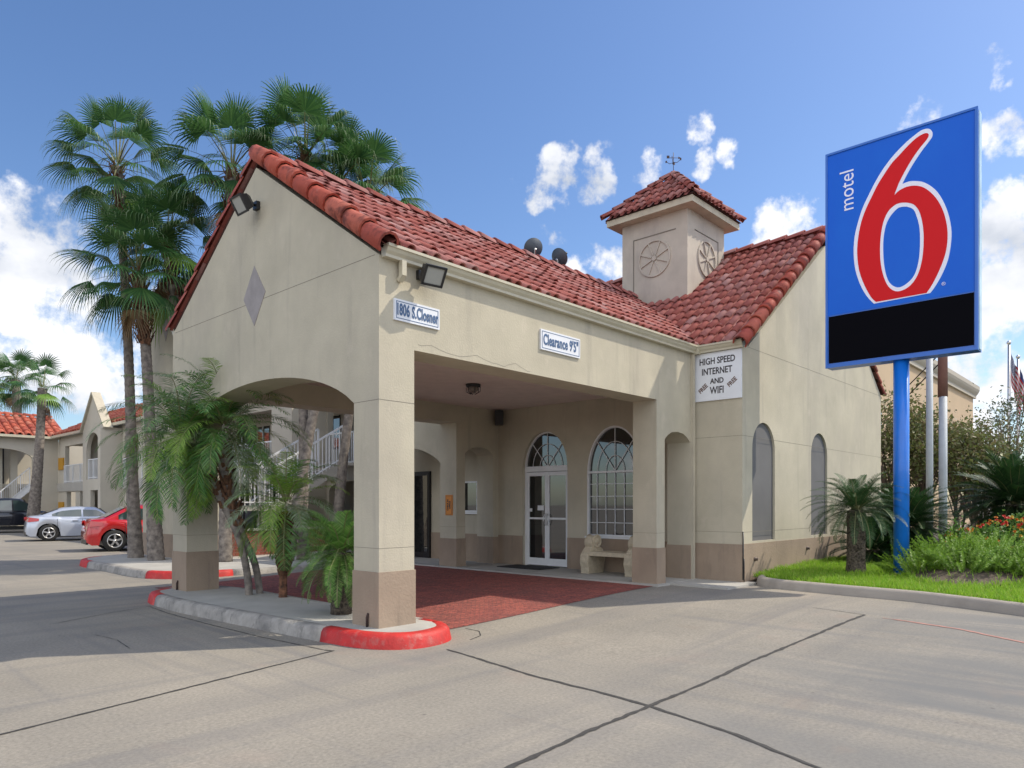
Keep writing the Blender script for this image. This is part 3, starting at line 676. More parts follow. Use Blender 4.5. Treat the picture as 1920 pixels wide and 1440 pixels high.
# rounded tile ends closing the valley
un_ = MB()                                             # underlay decks
zr = ez+(8.755-e0)*PIT
def deck(mb, quad, t=.03):
    q = [Vector(p) for p in quad]; nn_ = (q[1]-q[0]).cross(q[2]-q[0]).normalized()
    if nn_.z < 0: nn_ = -nn_
    mb.add([p for p in q]+[p-nn_*t for p in q], [(0,1,2,3), (7,6,5,4), (0,4,5,1), (1,5,6,2), (2,6,7,3), (3,7,4,0)])
deck(un_, [(4.6, e0+.04, ez-.0), (12.0, e0+.04, ez), (13.95, 8.755, zr-.03), (4.6, 8.755, zr-.03)])
deck(un_, [(4.6, 2*8.755-e0-.04, ez), (12.0, 2*8.755-e0-.04, ez), (13.95, 8.755, zr-.03), (4.6, 8.755, zr-.03)])
deck(un_, [(11.27, 5.24, zmain(11.27)-.015), (11.27, 14.4, zmain(11.27)-.015), (15.2, 14.4, zmain(15.2)-.02), (15.2, 5.24, zmain(15.2)-.02)])
deck(un_, [(19.12, 5.24, zmain(19.12)-.015), (19.12, 14.4, zmain(19.12)-.015), (15.2, 14.4, zmain(15.2)-.02), (15.2, 5.24, zmain(15.2)-.02)])
rf = rt.build('roof', m_tile, LB, recalc=False)
un_.build('roof_deck', m_under, rf)
rk = MB()
cap_run(rk, (4.60, 6.0, ez-.03), (4.60, 8.77, zr+.04), .118, .40, up=(-.55, -.2, 1), sweep=230)
rk.build('rake_tiles', m_tile_rake, rf, recalc=False); rk = MB()
cap_run(rk, (4.60, 2*8.755-6.0, ez-.03), (4.60, 8.72, zr+.02), .085, .42, up=(-.1, .2, 1), sweep=200); rk.build('rake_tiles', m_tile_rake, rf, recalc=False); rk = MB()
cap_run(rk, (11.18, 5.24, zmain(11.18)-.02), (15.2, 5.24, zmain(15.2)+.04), .115, .40, up=(-.2, -.5, 1), sweep=230)
rk.build('rake_tiles', m_tile_rake, rf, recalc=False); rk = MB()
cap_run(rk, (19.10, 5.26, zmain(19.10)-.06), (15.2, 5.26, zmain(15.2)+.02), .07, .40, up=(.2, -.5, 1), sweep=200)
rk.build('rake_tiles', m_tile_rake, rf, recalc=False)
# gutter
def gutter_prof(o, sgn=1): return [(o[0]+sgn*a, o[1]+b) for a, b in ((0, 0), (0, .13), (-.13, .13), (-.13, .10), (-.115, .095), (-.10, .06), (-.075, .03), (-.075, 0))]
gt = MB()
P = gutter_prof((6.128, 4.055)); gt.plate(P, [], 'x', 4.60, 11.23)
P = gutter_prof((11.328, 4.055)); gt.plate(P, [], 'y', 5.22, 6.0)
gt.box((11.19, 5.99, 4.04), (11.329, 6.129, 4.20)); gt.build('gutter', m_gutter, rf); gt = MB()
P = gutter_prof((11.382, 4.055), -1); gt.plate(P, [], 'x', 4.60, 11.3)
gt.build('gutter', m_gutter, rf)
ds = MB(); ds.box((4.80, 6.03, 3.90), (4.86, 6.09, 4.06)); ds.add([(4.80,6.03,3.90),(4.86,6.03,3.90),(4.86,6.09,3.90),(4.80,6.09,3.90),(4.80,6.10,3.84),(4.86,6.10,3.84),(4.86,6.129,3.87),(4.80,6.129,3.87)], [(0,1,5,4),(1,2,6,5),(2,3,7,6),(3,0,4,7),(4,5,6,7)])
ds.build('downspout', m_gutter, rf)
ds = MB(); ds.box((11.17, 6.07, .165), (11.23, 6.128, 4.05)); ds.build('downspout', m_stucco, LB)
ds = MB(); ds.tube([(11.315, 5.24, .2), (11.315, 5.24, 1.0)], .012, 8); ds.tube([(11.34, 5.235, .14), (11.34, 5.235, .55)], .009, 6); ds.build('conduit', m_black, LB)
m_spig = mat('spigot_metal', (.09, .06, .045), .6)
for x, z in ((11.78, .52), (14.15, .60)): MB().lathe([(.0, 5.20), (.028, 5.20), (.028, 5.235), (.04, 5.24), (.04, 5.25)], (x, 0, z), 'y', 10).build('wall_spigot', m_spig, LB)

# bell tower
TX0, TX1, TY0, TY1, TZ = 13.47, 15.13, 7.46, 9.08, 7.66
tw = MB(); tw.box((TX0, TY0, 5.2), (TX1, TY1, TZ))
two = tw.build('bell_tower', m_tower, LB)
ev = MB(); o_ = .25
ev.box((TX0-o_, TY0-o_, TZ), (TX1+o_, TY1+o_, TZ+.13)); ev.build('tower_eave', mat('eave_paint', (.52, .47, .36), .8, noise=.1, nscale=4), two)
tr_ = MB(); cxt, cyt = (TX0+TX1)/2, (TY0+TY1)/2; hw = (TX1-TX0)/2+o_+.05; zb = TZ+.15; rise = 1.05
for (ux, uy) in ((1, 0), (0, 1), (-1, 0), (0, -1)):
    n_ = Vector((ux, uy, 0)); l_ = Vector((-uy, ux, 0)); slope = Vector((-ux*hw, -uy*hw, rise)); sl_len = slope.length; uu = slope.normalized()
    o3 = Vector((cxt, cyt, zb))+n_*hw-l_*hw
    def mk(m, n_=n_, l_=l_): 
        q = m-Vector((cxt, cyt, 0)); return abs(q.dot(l_)) < q.dot(n_)+.02
    tile_slope(tr_, o3, l_, uu, 2*hw, sl_len, w=.17, L=.30, mask=mk)
    cor = Vector((cxt, cyt, zb+.02))+n_*hw+l_*hw; cap_run(tr_, cor, (cxt, cyt, zb+rise+.02), .085, .3)
dk = MB(); dk.add([(cxt-hw+.03, cyt-hw+.03, zb), (cxt+hw-.03, cyt-hw+.03, zb), (cxt+hw-.03, cyt+hw-.03, zb), (cxt-hw+.03, cyt+hw-.03, zb), (cxt, cyt, zb+rise-.02)], [(0,1,4), (1,2,4), (2,3,4), (3,0,4), (3,2,1,0)])
tro = tr_.build('tower_roof', m_tile, two, recalc=False); dk.build('tower_deck', m_under, two)
# wheel ornaments, raised plaster
def wheel(face):
    w_ = MB(); r1, cz = .40, 6.78
    if face == 'w': o2, e1, cc = Vector((TX0-.0, 0, 0)), Vector((0, 1, 0)), Vector((TX0, cyt-.02, cz)); nn_ = Vector((-1, 0, 0))
    else: e1, cc, nn_ = Vector((1, 0, 0)), Vector((cxt, TY0, cz)), Vector((0, -1, 0))
    k1 = Vector((0, 0, 1)); seg = 40
    def ring(ra, rb, h, h0=0):
        b = len(w_.v)
        for k in range(seg):
            a = 2*math.pi*k/seg; d_ = e1*math.cos(a)+k1*math.sin(a)
            for rr, hh in ((ra, h0), (ra, h), (rb, h), (rb, h0)): w_.v.append(tuple(cc+d_*rr+nn_*hh))
        for k in range(seg):
            for q in range(3):
                a = b+4*k; c = b+4*((k+1) % seg); w_.f.append([a+q, a+q+1, c+q+1, c+q]); w_.m.append(0); w_.sm.append(False)
    ring(r1, r1-.035, .03); ring(.055, .0, .035)
    for k in range(8):
        a = 2*math.pi*(k+.5)/8; d_ = e1*math.cos(a)+k1*math.sin(a); s_ = e1*-math.sin(a)+k1*math.cos(a)
        w_.obox(cc+d_*.22+nn_*.013, d_, .145, s_, .013, .013, az=nn_)
    # scored panel border
    for z0, z1, a0, a1 in ((7.28, 7.30, -.52, .52), (6.1, 7.3, -.54, -.52)):
        if face == 's': a0, a1 = (-.52, .52) if z0 > 7 else (.52, .54)
        if face == 'w' and z0 < 7: a0, a1 = .52, .54
        m = cc+e1*(a0+a1)/2; m.z = (z0+z1)/2; w_.obox(m+nn_*.004, e1, (a1-a0)/2, k1, (z1-z0)/2, .006, 1, az=nn_)
    w_.build('wheel_ornament', [m_tower, m_score], two)
wheel('w'); wheel('s')

# weathervane on the tower
WV = thing('weathervane', 'small dark iron weathervane on the peak of the bell tower', 'weathervane', (cxt, cyt, zb+rise))
v_ = MB(); zv = zb+rise
v_.tube([(cxt, cyt, zv), (cxt, cyt, zv+.52)], .007, 6)
m_iron = mat('dark_iron', (.06, .035, .035), .6)
v_.lathe([(0, -.03), (.03, 0), (0, .03)], (cxt, cyt, zv+.27), 'z', 8); v_.build('spindle', m_iron, WV)
v_ = MB()
for a in (20, 110, 200, 290):
    d_ = Vector((math.cos(R_(a)), math.sin(R_(a)), 0)); c_ = Vector((cxt, cyt, zv+.30))
    v_.tube([c_, c_+d_*.08+Vector((0,0,-.02)), c_+d_*.15+Vector((0,0,.03))], .006, 6); v_.obox(c_+d_*.16+Vector((0,0,.04)), d_, .018, Vector((0,0,1)), .022, .005)
v_.build('compass_arm', m_iron, WV)
v_ = MB(); d_ = Vector((.68, -.73, 0)); c_ = Vector((cxt, cyt, zv+.40)); v_.tube([c_-d_*.13, c_+d_*.13], .006, 6)
v_.add([c_+d_*.18, c_+d_*.11+Vector((0,0,.03)), c_+d_*.11-Vector((0,0,.03))], [(0,1,2)]); v_.obox(c_-d_*.12+Vector((0,0,.02)), d_, .03, Vector((0,0,1)), .03, .005); v_.build('arrow', m_iron, WV)

# satellite dishes behind the ridge
def dish(name_label, base, face_dir, tilt, rad, arm):
    D = thing('satellite_dish', name_label, 'satellite dish', base, 0, 'satellite dishes on the porch roof ridge')
    f = Vector((math.cos(face_dir)*math.cos(tilt), math.sin(face_dir)*math.cos(tilt), math.sin(tilt))); c = Vector(base)+Vector((0, 0, .38))
    u = f.cross(Vector((0,0,1))).normalized(); w_ = u.cross(f)
    m = MB(); b = 0; rings = 6; seg = 28
    for i in range(rings+1):
        for k in range(seg):
            a = 2*math.pi*k/seg; rr = rad*i/rings; m.v.append(tuple(c+u*math.cos(a)*rr*1.0+w_*math.sin(a)*rr*.92+f*(.35*rr*rr/rad)))
    for i in range(rings):
        for k in range(seg): m.f.append([i*seg+k, i*seg+(k+1) % seg, (i+1)*seg+(k+1) % seg, (i+1)*seg+k]); m.m.append(0); m.sm.append(True)
    m_d = mat('dish_paint', (.06, .075, .095), .5)
    m.build('reflector', m_d, D)
    m = MB(); m.tube([Vector(base)-Vector((0,0,.15)), Vector(base)+Vector((0,0,.34)), c-f*.04], .02, 8); m.tube([Vector(base)+Vector((.16,.05,-.1)), Vector(base)+Vector((0,0,.3))], .012, 6); m.build('mast', m_alu, D)
    m = MB(); e_ = c+f*rad*1.15+w_*(-rad*.35 if not arm else rad*.1); m.tube([c-w_*rad*.9, e_], .012, 6); m.tube([e_-f*.02, e_+f*-.1], .035, 8); m.tube([e_+u*.06, e_+u*.06-f*.09], .03, 8); m.build('feed_arm', m_black, D)
dish('dark grey satellite dish standing clear of the roof ridge on its mast, the left one', (10.30, 8.93, 5.95), R_(70), R_(25), .20, False)
dish('lower dark satellite dish half behind the ridge with its feed arm to the right', (10.98, 8.93, 5.93), R_(-5), R_(30), .20, True)

# ================================================================== SIGNS AND LAMPS ON THE LOBBY
m_signw = mat('sign_white', (.72, .74, .78), .5, noise=.03)
m_blue_ink = mat('sign_blue_ink', (.06, .12, .24), .6)
m_blk_ink = mat('sign_black_ink', (.035, .03, .035), .6)
m_brown_ink = mat('sign_brown_ink', (.13, .07, .05), .6)
def wall_sign(name, label, x0, x1, z0, z1, body, size, sx):
    T = thing(name, label, 'sign', ((x0+x1)/2, 6.13, z0))
    p = MB(); p.box((x0, 6.105, z0), (x1, 6.13, z1)); p.build('panel', m_signw, T)
    b = MB(); q = .022; b.plate([(x0+q, z0+q), (x1-q, z0+q), (x1-q, z1-q), (x0+q, z1-q)], [[(x0+q+.007, z0+q+.007), (x1-q-.007, z0+q+.007), (x1-q-.007, z1-q-.007), (x0+q+.007, z1-q-.007)]], 'y', 6.1025, 6.106); b.build('border_line', m_blue_ink, T)
    me = text_mesh(body, size, bold=.005, sx=sx, ext=.002, spacing=1.06)
    if body[0] == '1':                                 # set the narrow 1 close to the next figure
        me = text_mesh(body[1:], size, bold=.005, sx=sx, ext=.002, spacing=1.06); m1 = text_mesh('1', size, bold=.005, sx=sx, ext=.002)
        lx = min(v.co.x for v in me.vertices); rx = max(v.co.x for v in m1.vertices); me.transform(Matrix.Translation((.02, 0, 0))); m1.transform(Matrix.Translation((lx+.02-.014-rx, 0, 0)))
        put_text('lettering', m1, ((x0+x1)/2, 6.1025, (z0+z1)/2), (1, 0, 0), (0, 0, 1), m_blue_ink, T)
    put_text('lettering', me, ((x0+x1)/2, 6.1025, (z0+z1)/2), (1, 0, 0), (0, 0, 1), m_blue_ink, T)
wall_sign('address_sign', 'white sign reading 1806 S.Closner below the floodlight on the porch side wall', 4.755, 5.395, 3.428, 3.658, '1806 S.Closner', .175, .52)
wall_sign('clearance_sign', 'white sign reading Clearance 9\'5" over the porch opening', 7.165, 8.01, 3.495, 3.765, 'Clearance 9\'5"', .20, .60)
T = thing('internet_sign', 'white sign reading high speed internet and free wifi by the roof corner', 'sign', (11.33, 5.7, 3.24))
p = MB(); p.box((11.30, 5.262, 3.23), (11.329, 6.118, 4.05)); p.build('panel', m_signw, T)
for body, size, y, z, rot, mt_, sx in (('HIGH SPEED', .155, 5.70, 3.90, 0, m_blk_ink, .78), ('INTERNET', .155, 5.705, 3.725, 0, m_blk_ink, .78), ('AND', .125, 5.70, 3.555, 0, m_blk_ink, .9), ('WIFI', .17, 5.70, 3.395, 0, m_blk_ink, .75), ('FREE', .105, 5.955, 3.445, 40, m_brown_ink, .85), ('FREE', .105, 5.425, 3.505, 40, m_brown_ink, .85)):
    me = text_mesh(body, size, bold=.003, sx=sx, ext=.002); a = R_(rot)
    put_text('lettering', me, (11.2985, y, z), (0, -math.cos(a), math.sin(a)), (0, math.sin(a), math.cos(a)), mt_, T)
T = thing('notice_sign', 'small orange notice with dark upright lettering on the inner porch column', 'sign', (10.07, 11.09, 1.23))
p = MB(); p.box((10.055, 10.986, 1.228), (10.069, 11.20, 1.65)); p.build('panel', mat('notice_orange', (.62, .22, .02), .5), T)
b = MB(); b.plate([(11.0, 1.245), (11.186, 1.245), (11.186, 1.633), (11.0, 1.633)], [[(11.007, 1.252), (11.179, 1.252), (11.179, 1.626), (11.007, 1.626)]], 'x', 10.0535, 10.0555); b.build('border_line', m_blk_ink, T)
for k in range(2):
    me = text_mesh('CHECK IN' if k == 0 else 'OFFICE', .06, bold=.003, sx=.85, ext=.001)
    put_text('lettering', me, (10.0535, 11.125-.065*k, 1.44), (0, 0, 1), (0, 1, 0), m_blk_ink, T)

def floodlight(label, origin, wall_n, aim):
    """origin on wall; wall_n outward; aim direction of the lens"""
    T = thing('floodlight', label, 'floodlight', origin, 0, 'floodlights on the porch walls')
    o = Vector(origin); n = Vector(wall_n); aim = Vector(aim).normalized(); sd_ = aim.cross(Vector((0,0,1))).normalized(); up = sd_.cross(aim)
    c = o+n*.20+Vector((0,0,-.02))
    m = MB(); m.obox(o+n*.025, n, .025, Vector((0,0,1)), .05, .05); m.tube([o+n*.05, c-aim*.08], .016, 8)
    m.build('bracket', m_black, T)
    m = MB(); b = []
    for (d, w_, h_) in ((-.09, .07, .05), (-.03, .115, .085), (.05, .125, .10), (.065, .13, .105)):
        b.append([c+aim*d+sd_*w_*i+up*h_*j for i, j in ((-1,-1),(1,-1),(1,1),(-1,1))])
    vs = [p for r in b for p in r]; fs = [(3,2,1,0)]
    for r in range(3): fs += [(4*r+i, 4*r+(i+1) % 4, 4*r+4+(i+1) % 4, 4*r+4+i) for i in range(4)]
    m.add(vs, fs)
    m.obox(c+aim*.07+up*.1, sd_, .13, up, .012, .012); m.obox(c+aim*.07-up*.1, sd_, .13, up, .012, .012); m.obox(c+aim*.07+sd_*.12, up, .1, sd_, .012, .012); m.obox(c+aim*.07-sd_*.12, up, .1, sd_, .012, .012)
    m.build('housing', m_black, T)
    m = MB(); m.obox(c+aim*.068, sd_, .112, up, .09, .003); m.build('lens', mat('lamp_glass', (.34, .35, .33), .15, spec=.8), T)
floodlight('black floodlight under the gutter on the long sunlit side of the porch', (5.12, 6.13, 3.98), (0, -1, 0), (-.15, -.85, -.55))
floodlight('black floodlight high on the shaded gable front near the ridge', (4.57, 8.70, 5.31), (-1, 0, 0), (-.80, -.02, -.50))

T = thing('ceiling_lamp', 'small dark caged lamp in the middle of the porch ceiling', 'lamp', (8.5, 8.76, 3.5))
m = MB(); m.lathe([(0, 3.5), (.13, 3.5), (.13, 3.46), (.11, 3.45), (0, 3.45)], (8.5, 8.76, 0), 'z', 12); m.build('base', m_black, T)
m = MB(); m.lathe([(.08, 3.45), (.085, 3.40), (.05, 3.36), (0, 3.35)], (8.5, 8.76, 0), 'z', 12); m.build('globe', mat('smoked_globe', (.2, .16, .14), .2), T)
m = MB()
for a in range(0, 360, 60): d_ = Vector((math.cos(R_(a)), math.sin(R_(a)), 0)); c_ = Vector((8.5, 8.76, 3.45)); m.tube([c_+d_*.125, c_+d_*.12-Vector((0,0,.08)), c_+d_*.04-Vector((0,0,.12))], .007, 5)
m.build('cage', m_black, T)
T = thing('loudspeaker', 'dark loudspeaker high in the inner corner under the porch ceiling', 'speaker', (11.15, 10.72, 3.3))
m = MB(); m.obox((11.16, 10.70, 3.32), (1, -1, 0), .09, (1, 1, 0), .11, .15); m.build('cabinet', m_black, T)
m = MB(); m.tube([(11.2, 10.76, 3.36), (11.33, 10.88, 3.42)], .02, 6); m.build('bracket', m_black, T)

# bench and mat
T = thing('stone_bench', 'pale cast-stone bench with scrolled supports under the arched window', 'bench', (10.95, 7.55, .165))
m = MB(); m.box((10.72, 7.05, .50), (11.20, 8.06, .575)); m.build('seat', m_stone, T)
for y in (8.05, 7.08):
    m = MB(); c = Vector((0, 0, 0))
    prof = [(10.70, .166), (11.18, .166), (11.2, .30), (11.24, .42), (11.20, .56), (11.14, .62)]
    prof += [(10.95+.15*math.cos(R_(a)), .74+.13*math.sin(R_(a))) for a in range(-40, 221, 20)]
    prof += [(10.76, .60), (10.68, .50), (10.66, .38), (10.70, .27)]
    m.plate(prof, [], 'y', y-.085, y+.085)
    for s_ in (-1, 1): m.lathe([(.13, y+s_*.085), (.13, y+s_*.10), (.10, y+s_*.105), (.09, y+s_*.09), (.045, y+s_*.09), (.04, y+s_*.11), (0, y+s_*.112)], (10.97, 0, .76), 'y', 20)
    o = m.build('support', m_stone, T); md = o.modifiers.new('b', 'BEVEL'); md.width = .018; md.segments = 3; md.limit_method = 'ANGLE'
m = MB(); m.box((10.62, 9.1, .166), (11.26, 10.25, .18)); tag(m.build('door_mat', m_rubber), 'black rubber mat on the walkway before the glass double doors', 'door mat')

# porch helper: breezeway arch wall beyond the porch
BW = thing('breezeway', 'cream arched breezeway wall beyond the inner porch column', 'breezeway', (10.07, 12.4, .13))
m = MB(); y0, y1 = 11.38, 13.9
o = [(y0, 2.33)]+[(y0+.0+(2.1)*t, 2.33+.36*math.sin(math.pi*min(1, max(0, t)))**.8) for t in [k/20 for k in range(21)]]+[(13.48, .1), (y1, .1), (y1, 3.4), (y0, 3.4)]
m.plate(o, [], 'x', 10.075, 10.3); m.build('arch_wall', m_stucco, BW)
m = MB(); m.box((10.3, 11.40, 3.2), (11.33, 13.9, 3.3)); m.build('ceiling', m_ceil, BW)
m = MB(); m.box((11.08, 12.15, .16), (11.33, 12.42, 3.2)); m.build('pilaster', m_stucco, BW); m = MB(); m.box((11.07, 12.14, .16), (11.34, 12.43, .745)); m.build('pilaster_base', m_tan, BW)
m = MB(); m.box((11.26, 13.12, .165), (11.325, 13.75, 2.25)); m.build('door', m_black, BW); m = MB(); m.box((11.25, 13.18, .3), (11.262, 13.7, 2.15)); m.build('door_glass', m_glass, BW)

# ================================================================== PYLON SIGN
m_sblue = mat('sign_blue', (.002, .12, .66), .4, spec=.25, stain=((.004, .15, .70), .8, .7, (1, 1, .6)))
m_sblue2 = mat('sign_frame_blue', (.02, .14, .55), .4, coat=.2)
m_pole = mat('pole_blue', (.006, .16, .66), .4, coat=.35, noise=.08)
m_sred = mat('sign_red', (.68, .006, .010), .45, spec=.2)
m_swhite = mat('sign_letter_white', (.85, .86, .97), .45)
m_sblack = mat('sign_black', (.003, .003, .005), .7, spec=.05)
PS = thing('pylon_sign', 'tall blue roadside sign with red numeral 6 and black lower panel', 'sign', (13.03, 3.30, .27))
XS, YL, ZB = 12.90, 4.454, 3.85
m = MB(); m.tube([(13.04, 3.30, .2), (13.04, 3.30, 3.9)], .118, 24); m.lathe([(.17, .20), (.17, .285), (.12, .29)], (13.04, 3.30, 0), 'z', 20); m.build('pole', m_pole, PS)
m = MB(); m.box((XS+.004, 2.202, ZB-.02), (XS+.30, YL+.0, 7.55))
m.plate([(2.196, ZB-.026), (YL+.006, ZB-.026), (YL+.006, 7.556), (2.196, 7.556)], [[(2.235, ZB+.02), (YL-.03, ZB+.02), (YL-.03, 7.52), (2.235, 7.52)]], 'x', XS-.02, XS+.02, 1)
m.box((XS+.07, 2.190, ZB+.0), (XS+.24, 2.2015, 7.53), 2)
cab = m.build('cabinet', [m_sblue2, m_sblue2, mat('cabinet_side', (.45, .62, .70), .35, noise=.2, nscale=3)], PS)
m = MB(); m.box((XS-.002, 2.236, 4.735), (XS+.004, YL-.03, 7.52)); m.build('face_panel', m_sblue, PS)
m = MB(); m.box((XS-.004, 2.25, 3.905), (XS+.004, YL-.045, 4.715)); m.build('message_panel', m_sblack, PS)
def poly(name, pts, x0, x1, mt_, holes=[]):
    m = MB(); f_ = lambda l: [(YL-u, ZB+v) for u, v in l]
    m.plate(f_(pts), [f_(h) for h in holes], 'x', x0, x1); return m.build(name, mt_, PS)
white = [(0.776, 0.96), (0.662, 1.112), (0.556, 1.337), (0.482, 1.602), (0.456, 1.88), (0.471, 2.149), (0.524, 2.384), (0.599, 2.612), (0.693, 2.799), (0.787, 2.972), (0.889, 3.129), (1.011, 3.278), (1.131, 3.391), (1.269, 3.497), (1.386, 3.565), (1.472, 3.605), (1.548, 3.61), (1.605, 3.584), (1.639, 3.525), (1.637, 3.455), (1.586, 3.385), (1.501, 3.290), (1.424, 3.190), (1.347, 3.080), (1.279, 2.970), (1.206, 2.833)]
white2 = [(1.206, 2.833), (1.300, 2.842), (1.386, 2.825), (1.501, 2.775), (1.614, 2.677), (1.717, 2.54), (1.809, 2.335), (1.873, 2.107), (1.904, 1.869), (1.891, 1.642), (1.855, 1.442), (1.782, 1.248), (1.689, 1.078), (1.61, 0.971)]
red1 = [(0.811, 0.982), (0.735, 1.075), (0.63, 1.299), (0.546, 1.565), (0.514, 1.866), (0.531, 2.134), (0.577, 2.37), (0.651, 2.575), (0.745, 2.761), (0.838, 2.934), (0.94, 3.08), (1.051, 3.221), (1.171, 3.324), (1.299, 3.433), (1.415, 3.511), (1.51, 3.542), (1.567, 3.533), (1.59, 3.493), (1.558, 3.43), (1.472, 3.344), (1.386, 3.24), (1.308, 3.13), (1.23, 3.0), (1.151, 2.85), (1.087, 2.683)]
red2 = [(1.087, 2.683), (1.161, 2.738), (1.269, 2.765), (1.386, 2.750), (1.491, 2.700), (1.586, 2.61), (1.689, 2.464), (1.772, 2.282), (1.827, 2.078), (1.851, 1.862), (1.84, 1.655), (1.8, 1.475), (1.735, 1.301), (1.642, 1.109), (1.558, 0.982)]
hR = [(1.269, 2.51), (1.366, 2.456), (1.443, 2.342), (1.491, 2.168), (1.516, 1.948), (1.512, 1.692), (1.482, 1.464), (1.424, 1.284), (1.328, 1.153), (1.21, 1.095), (1.101, 1.104), (1.001, 1.199), (0.93, 1.369), (0.883, 1.601), (0.871, 1.848), (0.883, 2.066), (0.92, 2.278), (0.991, 2.436), (1.091, 2.517), (1.181, 2.531), (1.269, 2.51)]
hW = [(1.269, 2.445), (1.366, 2.375), (1.42, 2.23), (1.459, 2.027), (1.463, 1.747), (1.443, 1.516), (1.386, 1.314), (1.289, 1.205), (1.171, 1.153), (1.071, 1.196), (0.991, 1.312), (0.94, 1.521), (0.92, 1.769), (0.924, 2.012), (0.961, 2.223), (1.031, 2.359), (1.131, 2.451), (1.201, 2.46), (1.269, 2.445)]
wp = bez(white, 3)[:-1]+bez(white2, 3); rp = bez(red1, 3)[:-1]+bez(red2, 3)
poly('numeral_outline', wp, XS-.006, XS-.002, m_swhite, [bez(hW, 3)[:-1]]); poly('numeral', rp, XS-.010, XS-.006, m_sred, [bez(hR, 3)[:-1]])
me = text_mesh('motel', .33, bold=.0, sx=.92, ext=.002, spacing=1.0)
put_text('lettering', me, (XS-.006, YL-.355, ZB+2.98), (0, 0, 1), (0, 1, 0), m_swhite, PS)
me = text_mesh('®', .075, sx=1, ext=.001); put_text('lettering', me, (XS-.006, YL-1.794, ZB+1.077), (0, -1, 0), (0, 0, 1), m_swhite, PS)

# ================================================================== PALMS AND CYCADS
def crownmat(name, cols, tr=.3):
    return mat(name, cols[0], .5, isl=cols, trans=tr, spec=.4)
m_fan = crownmat('fan_palm_leaf', [(.035,.10,.028),(.06,.15,.04),(.09,.19,.055),(.045,.12,.035),(.03,.09,.03)])
m_fan_tip = crownmat('fan_palm_leaf_tips', [(.12,.20,.07),(.22,.30,.15),(.07,.14,.045),(.30,.37,.22),(.10,.17,.06)], .4)
m_dead = crownmat('dead_palm_leaf', [(.22,.13,.06),(.30,.20,.10),(.15,.09,.045)], .2)
m_pin_p = crownmat('date_palm_leaf_pale', [(.20,.28,.16),(.30,.38,.24),(.15,.22,.11)], .35)
m_pin_y = crownmat('date_palm_leaf_young', [(.20,.36,.05),(.28,.42,.08),(.14,.28,.04)], .4)
m_fan_y = crownmat('fan_palm_young_leaf', [(.16,.30,.05),(.20,.34,.06)])
m_pin = crownmat('date_palm_leaf', [(.05,.16,.04),(.09,.24,.05),(.16,.34,.06),(.06,.18,.05),(.24,.40,.14),(.04,.13,.04),(.26,.38,.09)])
m_cyc = crownmat('cycad_leaf', [(.07,.18,.03),(.12,.28,.05),(.20,.38,.08),(.05,.14,.03),(.30,.46,.14)], .25)
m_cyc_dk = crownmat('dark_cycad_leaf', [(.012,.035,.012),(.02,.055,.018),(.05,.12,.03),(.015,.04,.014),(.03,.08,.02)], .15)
m_pet = mat('petiole', (.20, .20, .09), .6)
m_trunkg = mat('palm_trunk_grey', (.20, .175, .15), .95, noise=.35, nscale=9, bump=(30, 1), col2=(.14, .12, .11))
m_trunkr = mat('palm_trunk_brown', (.17, .075, .04), .95, noise=.45, nscale=14, bump=(30, 1), col2=(.06, .035, .025))
m_fibre = mat('palm_fibre', (.11, .055, .03), .98, noise=.5, nscale=20, bump=(40, 1))
class Leafy:
    def __init__(s): s.v = []; s.f = []; s.m = []
    def strip(s, rows, mi=0):                          # rows: list of (left,right) or (tip,)
        b = len(s.v)
        for r in rows: s.v += [tuple(p) for p in r]
        k = b
        for i in range(len(rows)-1):
            if len(rows[i+1]) == 2: s.f.append((k, k+1, k+3, k+2))
            else: s.f.append((k, k+1, k+2))
            s.m.append(mi); k += 2
    def build(s, name, mats, parent):
        me = bpy.data.meshes.new(name); me.from_pydata(s.v, [], s.f)
        for m in mats: me.materials.append(m)
        me.polygons.foreach_set('material_index', s.m); me.update(); return link(name, me, parent)
Zv = Vector((0, 0, 1))
